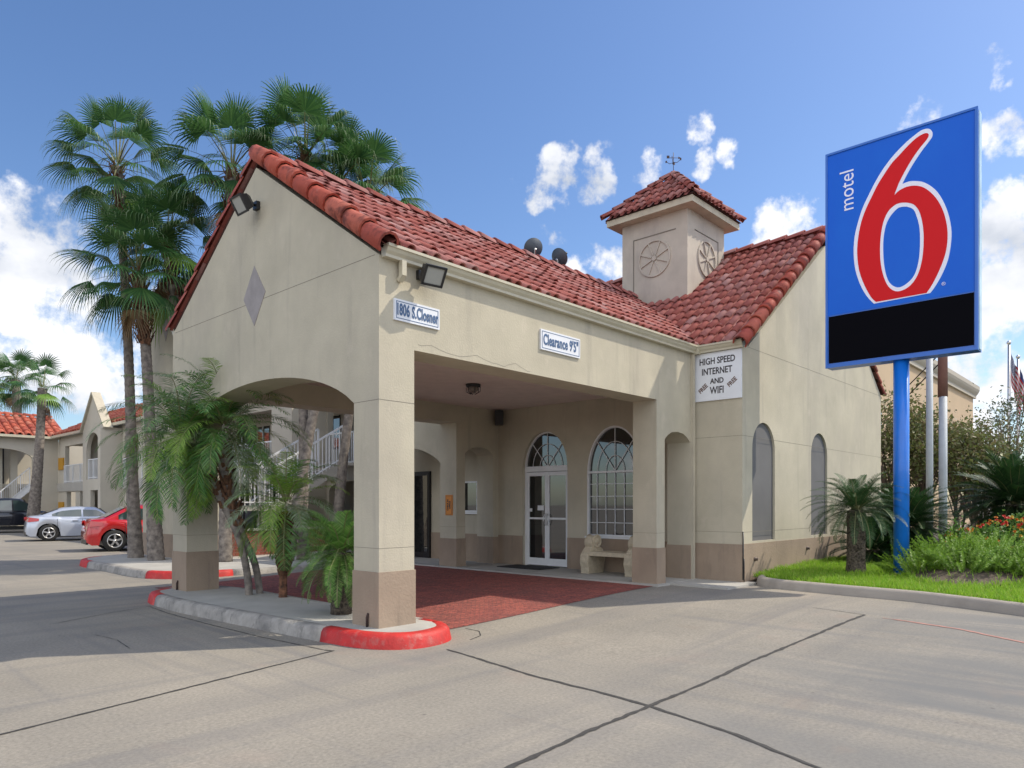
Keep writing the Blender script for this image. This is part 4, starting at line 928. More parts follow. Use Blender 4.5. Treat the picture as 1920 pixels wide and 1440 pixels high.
def fan_frond(lf, base, az, el, pet, R, r, mi=0, nseg=30, droop=.5):
    """palmate leaf: arching petiole, then ribbons spread from its end; outer halves hang"""
    h = Vector((math.cos(az), math.sin(az), 0)); d = h*math.cos(el)+Zv*math.sin(el)
    s_ = Vector((-math.sin(az), math.cos(az), 0))
    sag = .10+.16*(1-math.sin(max(0, el)))
    pts = []
    for k in range(5):
        t = k/4; pts.append(base+d*pet*t-Zv*sag*pet*t*t)
    for k in range(4):
        w = .022*(1-k/6); lf.strip([(pts[k]-s_*w, pts[k]+s_*w), (pts[k+1]-s_*w*.9, pts[k+1]+s_*w*.9)], 2)
    tip = pts[-1]; ax = (pts[-1]-pts[-2]).normalized(); nrm = s_.cross(ax)*-1
    if nrm.z < 0: nrm = -nrm
    if abs(nrm.z) < .2: nrm = (nrm+h*-.4).normalized()
    spread = R_(r.uniform(84, 104)); prevw = None
    for i in range(nseg):
        a = -spread+2*spread*(i+.5)/nseg; fold = abs(a)/spread
        L = R*(1-.22*fold**2)*r.uniform(.88, 1.05)
        dd = ax*math.cos(a)+s_*math.sin(a)-nrm*(.12+.18*fold)*(1 if abs(a) > .05 else 0); dd.normalize()
        wd = (nrm.cross(dd)).normalized(); da = 2*spread/nseg
        rows = []; fl = r.uniform(-.06, .06)
        for t, wf in ((.04, .5), (.30, .54), (.52, .40), (.74, .22), (.90, .11)):
            q = max(0, t-.5); p = tip+dd*L*t-Zv*L*(droop*1.9*q*q+.10*t*t)+nrm*fl*q*L
            p = p-dd*L*droop*.35*q*q*2
            w = min(t, .5)*L*da*wf if t < .7 else .5*L*da*wf
            rows.append((p-wd*w, p+wd*w))
        q = .5; p = tip+dd*L*(1-droop*.22)-Zv*L*(droop*.62+.1)+nrm*fl*q*L+Vector((r.uniform(-.03,.03), r.uniform(-.03,.03), 0)); rows.append((p,))
        if mi == 0: lf.strip(rows[:4], 0); lf.strip(rows[3:], 3 if r.random() < .75 else 0)
        else: lf.strip(rows, mi)
def trunk_mesh(path, radii, parent, mt_, rings=True, n=14, name='trunk', rough=.012):
    m = MB(); P = bez(path, 34 if rings else 14); rr = np.interp(np.linspace(0, 1, len(P)), np.linspace(0, 1, len(radii)), radii)
    rr = [r_*(1+(.045 if rings and k % 3 == 0 else -.015)+rnd.uniform(-rough, rough)) for k, r_ in enumerate(rr)]
    m.tube(P, rr, n); return m.build(name, mt_, parent)
def boots(path_pt, up, R, h, parent, n=40, mt_=None, seed=1, name='leaf_bases'):
    """old cut leaf bases round the top of a trunk"""
    r = random.Random(seed); m = MB(); P = [Vector(p) for p in path_pt]
    for i in range(n):
        t = r.random(); k = min(int(t*(len(P)-1)), len(P)-2); c = P[k].lerp(P[k+1], t*(len(P)-1)-k); a = i*2.4
        d = Vector((math.cos(a), math.sin(a), 0)); s_ = Vector((-d.y, d.x, 0)); q = c+d*R*.8
        o = d*.6+Zv; o.normalize(); L = h*r.uniform(.6, 1.1)
        m.add([q-s_*.04-Zv*.05, q+s_*.04-Zv*.05, q+o*L+s_*.025+d*.02, q+o*L-s_*.025+d*.02, q+d*.03-Zv*.05+s_*0, q+o*L+d*.035], [(0,1,2,3), (0,4,5,3), (4,1,2,5)])
    return m.build(name, mt_ or m_fibre, parent)
def fan_palm(label, path, radii, R, pet, nf, seed, tm=None, split=None, group='tall fan palms', bootlen=1.2, skirt=2, droop=.55, young=1, nseg=30, bseed=None):
    r = random.Random(seed); base = path[0]; T = thing('fan_palm', label, 'palm tree', base, 0, group)
    if split: trunk_mesh(path[:split+1], radii[:split+1], T, m_trunkg); trunk_mesh(path[split:], radii[split:], T, m_trunkr, name='upper_trunk', rough=.02)
    else: trunk_mesh(path, radii, T, tm or m_trunkg)
    top = Vector(path[-1]); P = bez(path, 14); L = 0; k = len(P)-1
    while k > 1 and L < bootlen: L += (Vector(P[k])-Vector(P[k-1])).length; k -= 1
    if bootlen: boots(P[k:], Zv, radii[-1]*1.1, .16, T, int(46*bootlen), m_fibre, seed)
    lf = Leafy()
    for i in range(nf):
        t = (i+.5)/nf; az = i*2.39996+r.uniform(-.15, .15)
        el = R_(84-112*t**1.05)+r.uniform(-.14, .14)
        b = top+Vector((math.cos(az), math.sin(az), 0))*.06+Zv*(.25*(1-t)-.1)
        fan_frond(lf, b, az, el, pet*r.uniform(.8, 1.15)*(1.35-.45*t), R*r.uniform(.85, 1.08), r, 1 if i in [nf-young-2-j*5 for j in range(young)] else 0, nseg, droop*r.uniform(.7, 1.2)*(.35 if t < .2 else 1))
    for i in range(skirt):
        az = r.uniform(0, 6.283); fan_frond(lf, top-Zv*r.uniform(.1, .45), az, R_(r.uniform(-78, -58)), pet*.75, R*.75, r, 4, nseg, .3)
    lf.build('crown', [m_fan, m_fan_y, m_pet, m_fan_tip, m_dead], T); return T
fan_palm('tallest left fan palm, its slim grey trunk leaning left', [(6.64,18.75,.14),(6.58,18.82,2.2),(6.54,18.86,4.2),(6.49,18.91,6.0),(6.40,19.0,8.2),(6.33,19.08,9.75)], [.19,.13,.115,.105,.10,.12], .92, .85, 32, 11, bootlen=1.4)
fan_palm('lower fan palm with reddish upper trunk before the gable front', [(6.66,17.55,.14),(6.60,17.62,2.0),(6.55,17.68,3.8),(6.49,17.72,5.2),(6.41,17.82,6.3),(6.37,17.86,6.85)], [.20,.135,.12,.115,.14,.16], .98, .80, 32, 12, split=3, bootlen=1.6, tm=None)
fan_palm('fan palm whose crown stands left of the porch gable peak', [(7.55,15.9,.14),(7.65,16.1,2.5),(7.8,16.3,5.5),(7.95,16.42,9.35)], [.16,.12,.11,.14], .98, .85, 32, 13)
fan_palm('highest fan palm behind the porch ridge, crown just right of the peak', [(9.1,15.2,.14),(9.25,15.4,3),(9.35,15.6,6.5),(9.4,15.6,9.9)], [.14,.11,.10,.13], .98, .85, 32, 14)
fan_palm('rightmost fan palm behind the porch roof, nearest the satellite dishes', [(9.9,15.1,.14),(10.1,14.9,3),(10.35,14.6,6),(10.48,14.5,8.8)], [.14,.11,.10,.13], .95, .82, 32, 15)
fan_palm('fan palm crown half hidden between the two tallest left palms', [(8.11,17.0,.14),(7.7,17.3,2.5),(7.3,17.6,5),(7.0,17.75,7.7)], [.14,.11,.10,.13], .88, .75, 26, 16)
fan_palm('second crown behind the porch ridge between the highest and rightmost palms', [(8.6,15.0,.14),(9.2,15.1,3),(9.9,15.2,6),(10.1,15.2,9.4)], [.14,.11,.10,.13], .9, .75, 26, 17)
fan_palm('distant fan palm with thick curved trunk before the far arch', [(10.05,42.3,0),(10.12,42.2,1.2),(10.25,41.94,3.7),(10.34,41.85,5.9),(10.39,41.79,7.3)], [.36,.28,.21,.19,.22], .95, .85, 18, 21, group='fan palms by the far wing', bootlen=0, droop=.7, nseg=22)
fan_palm('fan palm rising behind the far wing roof at the left edge', [(12.0,53.3,0),(11.95,53.35,5),(11.85,53.5,9.3)], [.35,.28,.24], 1.15, 1.0, 20, 22, group='fan palms by the far wing', bootlen=0, nseg=22)
fan_palm('fan palm behind the far roof, cut by the picture\'s left edge', [(11.0,54.2,0),(11.0,54.2,5),(10.75,54.6,9.0)], [.35,.28,.24], 1.25, 1.0, 20, 23, group='fan palms by the far wing', bootlen=0, nseg=22)

def pinnate(lf, base, az, el, L, r, nl=34, ll=.26, lw=.010, sag=.55, stiff=False, mi=0, vee=.35):
    h = Vector((math.cos(az), math.sin(az), 0)); pts = []; p = Vector(base); e = el; n = 14; bend = sag*r.uniform(.8, 1.25)
    tw = r.uniform(-.25, .25)
    for k in range(n+1):
        pts.append(p.copy()); t = k/n; hh = Vector((math.cos(az+tw*t), math.sin(az+tw*t), 0))
        p = p+(hh*math.cos(e)+Zv*math.sin(e))*(L/n); e -= bend*(.35+1.5*t)/n*2.6 if not stiff else bend*(.5+.9*t)/n*2
    s0 = Vector((-math.sin(az), math.cos(az), 0))
    for k in range(n):
        w = .011*(1-k/n*.75); lf.strip([(pts[k]-s0*w, pts[k]+s0*w), (pts[k+1]-s0*w*.9, pts[k+1]+s0*w*.9)], 1)
    for i in range(nl):
        t = .13+.86*i/(nl-1); q = t*n; k = min(int(q), n-1); c = pts[k].lerp(pts[k+1], q-k); ax = (pts[k+1]-pts[k]).normalized()
        side = s0; nr = side.cross(ax); nr = nr if nr.z > 0 or stiff else -nr
        if stiff and nr.dot(Zv)+nr.dot(h)*-.3 < 0: nr = -nr
        prof = (math.sin(math.pi*(.12+.86*t)**.9))**.6
        for sg in (-1, 1):
            l = ll*prof*r.uniform(.85, 1.1); fw = .35+.75*t if stiff else .45+.5*t
            d = (side*sg+ax*fw+nr*vee+Vector((r.uniform(-.1,.1), r.uniform(-.1,.1), r.uniform(-.1,.1)))*(0.4 if stiff else 1.5)).normalized(); wd = d.cross(nr).normalized()
            g_ = 0 if stiff else .30
            a = c+d*l*.35-Zv*l*g_*.15; b_ = c+d*l*.72-Zv*l*g_*.6; tp = c+d*l-Zv*l*g_*1.35
            lf.strip([(c-wd*lw*.5, c+wd*lw*.5), (a-wd*lw, a+wd*lw), (b_-wd*lw*.8, b_+wd*lw*.8), (tp,)], mi)
def pygmy(parent, top, nf, L, seed, ll=.26, lw=.011, nl=34, name='crown', elmin=-35):
    r = random.Random(seed); lf = Leafy(); top = Vector(top)
    for i in range(nf):
        t = (i+.5)/nf; az = i*2.39996+r.uniform(-.2, .2); el = R_(88-(88-elmin)*t**1.05)+r.uniform(-.16, .16)
        b = top+Vector((math.cos(az), math.sin(az), 0))*.05+Zv*(.12*(1-t))
        q = r.random(); pinnate(lf, b, az, el, L*r.uniform(.85, 1.1), r, nl, ll, lw, sag=.5+.2*(1-t), mi=2 if q < .2 else 3 if q < .38 else 0)
    return lf.build(name, [m_pin, m_pet, m_pin_p, m_pin_y], parent)
def boots_stem(path, R, parent, n, seed): return boots(path, Zv, R, .07, parent, n, m_fibre, seed)
G2 = 'date palms on the kerbed island'
PA = [(5.0,9.79,.14),(4.97,9.8,.5),(4.9,9.88,.95),(4.80,9.98,1.3),(4.62,10.2,1.82),(4.40,10.56,2.25)]
T = thing('date_palm', 'pygmy date palm with leaning stem and crown hanging left beside the far porch column', 'palm tree', PA[0], 0, G2)
trunk_mesh(PA, [.055,.05,.052,.062,.075,.09], T, m_trunkg); boots_stem(bez(PA, 14)[45:], .075, T, 90, 3); pygmy(T, (4.38,10.60,2.36), 52, 1.25, 31, nl=44, lw=.0058, ll=.26, elmin=-62)
PB = [(5.2,9.85,.14),(5.12,9.86,.6),(4.92,9.9,1.1),(4.82,9.98,1.6),(4.80,10.1,2.0),(4.80,10.2,2.3)]
T = thing('date_palm', 'pygmy date palm with upright stem, crown overlapping the gable arch', 'palm tree', PB[0], 0, G2)
trunk_mesh(PB, [.05,.05,.052,.07,.10,.12], T, m_trunkg); boots_stem(bez(PB, 14)[28:], .09, T, 140, 4); pygmy(T, (4.82,10.2,2.55), 54, 1.28, 32, nl=44, lw=.0058, ll=.26, elmin=-50)
PC = [(5.2,9.2,.14),(5.19,9.17,.5),(5.16,9.1,.9),(5.15,9.03,1.3)]
T = thing('date_palm', 'smaller date palm with straight thin stem in the middle of the island', 'palm tree', PC[0], 0, G2)
trunk_mesh(PC, [.06,.052,.055,.08], T, m_trunkr); boots_stem(bez(PC, 14)[14:], .07, T, 90, 5); pygmy(T, (5.15,9.02,1.42), 42, .92, 33, ll=.21, nl=40, lw=.0052, elmin=-50)

def cycad(label, base, top, rad, nf, L, seed, ll=.15, lw=.006, nl=56, mt_=None, elmin=-35, group=None, n='sago_palm', sag=.55, el0=80, trunk=True):
    T = thing(n, label, 'sago palm', base, 0, group); r = random.Random(seed); lf = Leafy(); top = Vector(top)
    if trunk:
        m = MB(); P = [Vector(base).lerp(top, k/8) for k in range(9)]; m.tube(P, [rad*(1.1 if k < 2 else 1.0) for k in range(9)], 14)
        for i in range(int(220*(top-Vector(base)).length)):
            tt = r.random(); c = Vector(base).lerp(top, tt); a = r.uniform(0, 6.283); d = Vector((math.cos(a), math.sin(a), 0)); s_ = Vector((-d.y, d.x, 0)); q = c+d*rad*.95
            m.add([q-s_*.022, q+s_*.022, q+d*.03+Zv*.03+s_*.008, q+d*.03+Zv*.03-s_*.008], [(0,1,2,3)])
        m.build('trunk', mat('cycad_trunk', (.10, .08, .06), .95, noise=.6, nscale=30, bump=(60, 1), col2=(.05, .04, .035)), T)
    for i in range(nf):
        t = (i+.5)/nf; az = i*2.39996+r.uniform(-.15, .15); el = R_(el0-(el0-elmin)*t)+r.uniform(-.06, .06)
        pinnate(lf, top+Vector((math.cos(az), math.sin(az), 0))*rad*.4, az, el, L*r.uniform(.88, 1.08), r, nl, ll, lw, sag=sag, stiff=True, vee=.42)
    lf.build('crown', [mt_ or m_cyc, m_pet], T); return T
cycad('sago palm with stout speckled trunk standing against the near porch column', (4.89,7.3,.14), (4.89,7.3,.88), .115, 84, .70, 41, ll=.12, lw=.0034, nl=42, elmin=-48, sag=.55)
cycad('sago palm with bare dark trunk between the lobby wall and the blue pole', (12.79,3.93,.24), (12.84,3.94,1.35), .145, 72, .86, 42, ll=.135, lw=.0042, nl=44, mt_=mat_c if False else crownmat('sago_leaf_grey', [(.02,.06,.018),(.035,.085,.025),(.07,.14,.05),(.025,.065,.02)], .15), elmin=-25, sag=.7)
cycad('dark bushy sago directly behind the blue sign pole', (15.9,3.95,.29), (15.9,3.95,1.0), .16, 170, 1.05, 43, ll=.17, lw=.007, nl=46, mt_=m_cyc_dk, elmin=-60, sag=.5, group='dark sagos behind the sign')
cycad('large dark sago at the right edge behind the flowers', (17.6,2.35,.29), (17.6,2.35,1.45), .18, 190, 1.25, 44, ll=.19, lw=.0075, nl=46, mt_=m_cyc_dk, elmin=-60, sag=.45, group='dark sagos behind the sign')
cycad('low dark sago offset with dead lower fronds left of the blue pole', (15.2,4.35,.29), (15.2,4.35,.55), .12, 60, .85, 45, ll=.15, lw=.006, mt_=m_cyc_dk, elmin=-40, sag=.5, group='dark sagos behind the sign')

# bed plants
def foxtail(label, c, n, seed, L=.42, spread=.35):
    r = random.Random(seed); T = thing('foxtail_fern', label, 'fern', c, 0, 'foxtail ferns in the planting bed'); lf = Leafy()
    for i in range(n):
        az = r.uniform(0, 6.283); rr = spread*math.sqrt(r.random()); b = Vector((c[0]+rr*math.cos(az), c[1]+rr*math.sin(az), 0)); b.z = lawn_z(b.x, b.y)
        el = R_(90-62*rr/spread*r.uniform(.6, 1.1)); h = Vector((math.cos(az), math.sin(az), 0)); l = L*r.uniform(.7, 1.15)
        pts = []; p = b.copy(); e = el
        for k in range(9): pts.append(p.copy()); p = p+(h*math.cos(e)+Zv*math.sin(e))*(l/8); e -= r.uniform(-.02, .09)
        for k in range(8):
            for q in range(13):
                a = r.uniform(0, 6.283); t = (k+r.random())/8; c_ = pts[k].lerp(pts[k+1], r.random()); ax = (pts[k+1]-pts[k]).normalized(); u = ax.orthogonal().normalized(); w = ax.cross(u)
                d = (u*math.cos(a)+w*math.sin(a)+ax*.7).normalized(); sz = .042*(math.sin(math.pi*min(1, (.15+t)*.87))**.6)+.008; wd = d.cross(ax).normalized()*.0062
                lf.strip([(c_-wd, c_+wd), (c_+d*sz*.6-wd*.8, c_+d*sz*.6+wd*.8), (c_+d*sz,)])
    lf.build('fronds', [m_fox], T)
m_fox = crownmat('fern_leaf', [(.18,.33,.03),(.26,.43,.05),(.12,.25,.03),(.34,.50,.10)], .35)
for i, (x, y, L) in enumerate([(12.95,2.98,.46),(13.25,2.62,.50),(12.85,2.36,.46),(13.1,1.98,.50),(13.8,2.7,.52),(13.2,1.55,.46),(14.1,2.15,.55)]):
    foxtail(['foxtail fern at the left end of the bed beside the blue pole','tall light green foxtail fern second along the bed','front foxtail fern leaning over the bare soil in mid bed','foxtail fern just right of mid bed','rear foxtail fern behind the left end of the bed','rightmost foxtail fern at the low front corner','rear foxtail fern below the orange flowers'][i], (x, y, lawn_z(x, y)), 78, 50+i, L*1.08)
m_petal_r = mat('red_petal', (.55, .03, .02), .6); m_petal_o = mat('orange_petal', (.65, .22, .03), .6); m_petal_y = mat('yellow_petal', (.62, .42, .06), .6)
m_shrub = crownmat('flower_shrub_leaf', [(.06,.15,.02),(.10,.22,.04),(.15,.28,.06),(.05,.12,.02)], .3)
def leafball(label, name, cat, c, rad, n, mats, seed, stems=5, leaf=.05, flowers=0, group=None, trunks=None, squash=.8, clumps=9, mi_fn=None, gap=.45, leafn='foliage'):
    r = random.Random(seed); T = thing(name, label, cat, c if trunks is None else (c[0], c[1], trunks), 0, group); lf = Leafy(); cc = Vector(c)
    if trunks is None: cc = cc+Zv*rad*squash
    cl = []
    for i in range(clumps):
        d = Vector((r.gauss(0, 1), r.gauss(0, 1), r.gauss(0, 1)*squash)).normalized()*rad*r.uniform(.3, .85); cl.append((cc+d, rad*r.uniform(.25, .5)))
    for i in range(n):
        ce, cr_ = r.choice(cl); p = ce+Vector((r.gauss(0, .5), r.gauss(0, .5), r.gauss(0, .45)))*cr_
        d = Vector((r.gauss(0,1), r.gauss(0,1), r.gauss(0,1)+.3)).normalized(); u = d.orthogonal().normalized()
        a = r.uniform(0, 6.283); u = u*math.cos(a)+d.cross(u)*math.sin(a); l = leaf*r.uniform(.6, 1.3)
        lf.strip([(p-u*l*.06, p+u*l*.06), (p+d*l*.45-u*l*.26, p+d*l*.45+u*l*.26), (p+d*l,)], 0)
    lf.build(leafn, [mats[0]], T)
    sm = MB(); root = Vector((cc.x, cc.y, trunks if trunks is not None else c[2]-.03))
    for i in range(stems):
        ce, _ = cl[i % len(cl)]; b = root+Vector((r.uniform(-1, 1), r.uniform(-1, 1), 0))*(.12 if trunks is not None else .1*rad)
        k1 = b.lerp(ce, .45)+Vector((r.uniform(-.1,.1), r.uniform(-.1,.1), 0))*rad*.5; k1.x = b.x+(ce.x-b.x)*.3; k1.y = b.y+(ce.y-b.y)*.3
        rt_ = .045 if trunks is not None else .012; sm.tube([b, k1, ce], [rt_, rt_*.7, rt_*.3], 6)
        if trunks is not None:
            for q in range(6):
                e_ = r.choice(cl)[0]+Vector((r.gauss(0,1), r.gauss(0,1), r.gauss(0,1)))*rad*.15; sm.tube([k1, k1.lerp(e_, .5)+Zv*.1, e_], [rt_*.5, rt_*.3, .006], 5)
    sm.build('trunk' if trunks is not None else 'stem', mat('bark', (.14, .10, .08), .95, noise=.3, nscale=12), T)
    if flowers:
        for mt_, q in ((m_petal_r, .4), (m_petal_o, .35), (m_petal_y, .25)):
            fl = Leafy()
            for i in range(int(flowers*q)):
                a = r.uniform(0, 6.283); e_ = r.uniform(-.1, 1.3); rr = rad*r.uniform(.85, 1.08)
                p = cc+Vector((math.cos(a)*math.cos(e_), math.sin(a)*math.cos(e_), math.sin(e_)*squash))*rr
                for z in range(14):
                    d = Vector((r.gauss(0,1), r.gauss(0,1), r.gauss(0,1)+.4)).normalized(); u = d.orthogonal().normalized(); l = .034
                    fl.strip([(p-u*l*.15, p+u*l*.15), (p+d*l*.7-u*l*.4, p+d*l*.7+u*l*.4), (p+d*l,)])
            fl.build('blossom', [mt_], T)
    return T
for i, (x, y, rd) in enumerate([(15.3,2.75,.42),(15.0,2.2,.55),(14.75,1.55,.55),(15.8,1.75,.6)]):
    leafball(['leftmost flowering shrub with small orange blooms behind the ferns','tall flowering shrub with red blossom clusters before the right sago','yellow and orange flowering shrub at the right picture edge','rear flowering shrub with mixed red blooms at the right edge'][i], 'flowering_shrub', 'shrub', (x, y, .27), rd, 2600, [m_shrub], 60+i, leaf=.06, flowers=60, group='flowering shrubs in the bed', squash=.9, clumps=14)

m_myrtle = crownmat('myrtle_leaf', [(.11,.14,.04),(.16,.19,.05),(.20,.15,.08),(.09,.11,.04),(.24,.26,.09)], .3)
m_myrtle2 = crownmat('grey_green_leaf', [(.07,.10,.05),(.12,.15,.09),(.16,.17,.13)], .3)
for i, (c, rd, n, mm_, lb) in enumerate([((23.5,6.3,3.3),1.55,4200,m_myrtle,'sparse brown-green tree right beside the lobby wall corner'),((24.6,5.6,3.4),1.6,4200,m_myrtle,'thin multi-stemmed tree behind the blue sign pole'),((25.6,4.9,3.1),1.5,4200,m_myrtle,'bronze tinted tree behind the two grey utility poles'),((24.2,4.1,2.5),1.15,3600,m_myrtle,'greener small tree with forked bare trunk right of the utility poles'),((33.5,4.9,4.0),1.9,3800,m_myrtle2,'distant grey-green tree against the cloud right of the hotel corner')]):
    leafball(lb, 'tree', 'tree', c, rd, n, [mm_], 70+i, stems=7, leaf=.12, group='trees before the far hotel', trunks=.05, squash=1.05, clumps=22, leafn='crown')

# ================================================================== MOTEL WINGS
m_wroof = mat('wing_clay_tile', (.30, .07, .05), .8, noise=.2, nscale=6, isl=[(.42,.08,.04),(.50,.13,.07),(.30,.05,.03),(.55,.22,.14),(.24,.04,.025)])
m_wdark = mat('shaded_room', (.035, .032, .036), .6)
m_door = mat('room_door', (.06, .055, .07), .5)
m_curt = mat('curtain', (.35, .34, .33), .9)
m_slab = mat('gallery_slab', (.42, .40, .36), .9, noise=.08, nscale=1.5)
m_yel = mat('yellow_plate', (.52, .26, .02), .6)
def railing(parent, a, b, h=1.02, n=None, step=.13):
    a = Vector(a); b = Vector(b); m = MB(); L = (b-a).length; up = Vector((0, 0, h))
    m.bar(a+up, b+up, .05); m.bar(a+Zv*.09, b+Zv*.09, .035)
    k = max(2, int(L/step))
    for i in range(k+1):
        p = a.lerp(b, i/k); w = .05 if i % 10 == 0 or i == k else .02; m.bar(p, p+up, w)
    return m.build('railing', m_white, parent)
def wing_roof(parent, p0, p1, ridge_off, z0, z1, w=.42, L=.55):
    """one visible slope from eave p0-p1 up to the ridge"""
    p0 = Vector((*p0, z0)); p1 = Vector((*p1, z0)); o = Vector((*ridge_off, z1-z0)); m = MB()
    tile_slope(m, p0, p1-p0, o, (p1-p0).length, o.length, w=w, L=L)
    r = m.build('roof', m_wroof, parent, recalc=False)
    u = MB(); deck(u, [p0-Zv*.02, p1-Zv*.02, p1+o-Zv*.05, p0+o-Zv*.05]); u.build('roof_deck', m_under, r)
    c = MB(); cap_run(c, p0+o+Zv*.03, p1+o+Zv*.03, .14, .5); c.build('ridge_cap', m_wroof, r, recalc=False)
    g_ = MB(); dn_ = Vector((o.x, o.y, 0)).normalized(); a = p0-dn_*.05; b = p1-dn_*.05; g_.bar(a-Zv*.08, b-Zv*.08, .14, .14); g_.build('gutter', m_gutter, r); return r
# --- east wing (x = 13), seen left of the porch and through it
EW = thing('motel_wing', 'two-storey cream motel wing with balconies running back on the left', 'building', (13, 36, 0), 0, 'two-storey motel wings')
def gal(y0, y1, up=True): return [(y0, 2.74), (y1, 2.74), (y1, 4.86), (y0, 4.86)]
def low(y0, y1): return [(y0, .02), (y1, .02), (y1, 2.18), (y0, 2.18)]
wl = MB()
holes = [gal(42.2, 47.7), low(45.8, 47.4), low(43.4, 45.0), gal(36.4, 38.2), low(36.6, 38.0), gal(38.7, 41.7), low(38.8, 41), gal(32.2, 35.9), low(32.5, 35.0), gal(27.5, 31.2), low(28, 30.5), gal(22.2, 26.9), low(22.5, 24.3), low(24.8, 26.6), gal(17.2, 20.2), [(17.4, .02), (20.1, .02), (20.1, 1.9)]+[(18.75+1.35*math.cos(R_(a)), 1.9+.3*math.sin(R_(a))) for a in range(20, 161, 20)]+[(17.4, 1.9)]]
wl.plate([(16.6, 0), (49, 0), (49, 5.45), (16.6, 5.45)], holes, 'x', 13.0, 13.22)
wl.box((11.75, 20.25, 0), (12.99, 21.5, 5.45)); wl.box((13.22, 16.6, 0), (17, 16.8, 5.45)); wl.build('wall', m_stucco_far, EW)
m = MB(); m.box((13.0, 16.62, 2.42), (14.6, 48.98, 2.68)); m.build('gallery_floor', m_slab, EW)
m = MB(); m.box((12.93, 16.62, 2.22), (12.998, 38.4, 2.70)); m.box((12.93, 41.9, 2.22), (12.998, 48.98, 2.70)); m.build('gallery_fascia', m_slab, EW)
m = MB(); m.box((14.6, 16.8, 0), (14.8, 49, 5.45)); m.box((13.22, 16.8, 5.0), (14.6, 49, 5.05)); m.build('inner_wall', m_stucco_far, EW)
for y in (47.6, 45.6, 39.3, 37.3, 34.6, 30.2, 28.4, 25.9, 23.4, 19.4):
    for z in (.02, 2.69):
        d = MB(); d.box((14.55, y-.45, z), (14.6, y+.45, z+2.05)); d.build('door', m_door, EW)
        q = MB(); q.box((14.56, y-1.55, z+.75), (14.6, y-.65, z+1.95)); wo = q.build('window', m_glass, EW); q = MB(); q.bar((14.55, y-1.1, z+.75), (14.55, y-1.1, z+1.95), .05); q.build('mullion', m_white, wo)
for a, b in ((42.2, 47.7), (36.5, 38.2), (32.3, 35.8), (27.6, 31.1), (22.3, 26.8), (17.3, 20.15)): railing(EW, (12.96, a, 2.69), (12.96, b, 2.69))
wing_roof(EW, (12.65, 16.4), (12.65, 49.3), (3.0, 0), 5.50, 7.05)
# gabled bay
GB = MB(); gy0, gy1 = 38.5, 41.8; gm = (gy0+gy1)/2
go = [(39.15, 2.74)]+semi(39.15, 41.25, 4.05)+[(41.25, 2.74)]
GB.plate([(gy0, 0), (gy1, 0), (gy1, 5.25), (gm, 7.05), (gy0, 5.25)], [go, [(39.2, .02), (40.6, .02), (40.6, 2.18), (39.2, 2.18)]], 'x', 12.2, 12.4)
GB.box((12.4, gy0, 0), (12.99, gy0+.2, 5.25)); GB.box((12.4, gy1-.2, 0), (12.99, gy1, 5.25)); GB.box((12.0, gy0-.0, 0), (12.199, gy0+.35, 5.2))
gb = GB.build('gabled_bay', m_stucco_far, EW)
cp = MB(); cp.bar((12.3, gy0-.15, 5.22), (12.3, gm, 7.12), .42, .1); cp.bar((12.3, gy1+.15, 5.22), (12.3, gm, 7.12), .42, .1); cp.build('coping', m_stucco, gb)
railing(EW, (12.3, 39.15, 2.74), (12.3, 41.25, 2.74))
m = MB(); m.box((12.92, 47.85, 3.5), (12.995, 48.75, 4.2)); m.build('plate_sign', m_yel, EW)
m = MB(); m.box((12.92, 47.85, .9), (12.995, 48.75, 1.6)); m.build('plate_sign', m_yel, EW)
# --- north wing (y = 49), with the big arch
NW = thing('motel_wing', 'far two-storey motel wing with red roof and a wide arch over its stair', 'building', (4, 49, 0), 0, 'two-storey motel wings')
m = MB(); oa = [(8.3, .02)]+[(10.0-1.7*math.cos(math.pi*k/24), 4.05+.62*math.sin(math.pi*k/24)) for k in range(25)]+[(11.7, .02)]
h2 = [[(x, 2.74), (x+3.2, 2.74), (x+3.2, 4.86), (x, 4.86)] for x in (-10, -6, -2, 2)]+[[(x, .02), (x+3.2, .02), (x+3.2, 2.18), (x, 2.18)] for x in (-10, -6, -2, 2)]
m.plate([(-14, 0), (12.99, 0), (12.99, 5.4), (-14, 5.4)], [oa]+h2, 'y', 49.0, 49.25); m.build('wall', m_stucco_far, NW)
m = MB(); m.box((-14, 52, 0), (17, 52.2, 5.4)); m.box((8.2, 50.7, 2.45), (13, 52, 2.68)); m.box((-14, 49.25, 2.45), (6.5, 52, 2.68)); m.build('inner_wall', m_stucco_far, NW)
m = MB(); m.box((10.9, 50.4, .0), (11.25, 50.7, 5.2)); m.box((10.25, 50.4, 0), (10.5, 50.7, 5.2)); m.build('pillar', m_stucco_far, NW)
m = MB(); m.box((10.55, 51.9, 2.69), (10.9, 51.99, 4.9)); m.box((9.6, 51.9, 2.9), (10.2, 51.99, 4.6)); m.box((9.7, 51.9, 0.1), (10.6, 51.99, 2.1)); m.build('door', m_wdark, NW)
railing(NW, (8.3, 50.65, 2.69), (10.2, 50.65, 2.69))
wing_roof(NW, (-14, 48.65), (13.3, 48.65), (0, 3.0), 5.46, 6.85)
m = MB()
for k in range(12): x = 9.3+.2*k; z = .2+.2*k; m.box((x, 49.3, z-.05), (x+.26, 50.3, z))
m.bar((9.2, 49.3, .05), (11.7, 49.3, 2.55), .05, .3); m.build('stair', m_white, NW)
railing(NW, (9.3, 49.27, .3), (11.6, 49.27, 2.6))
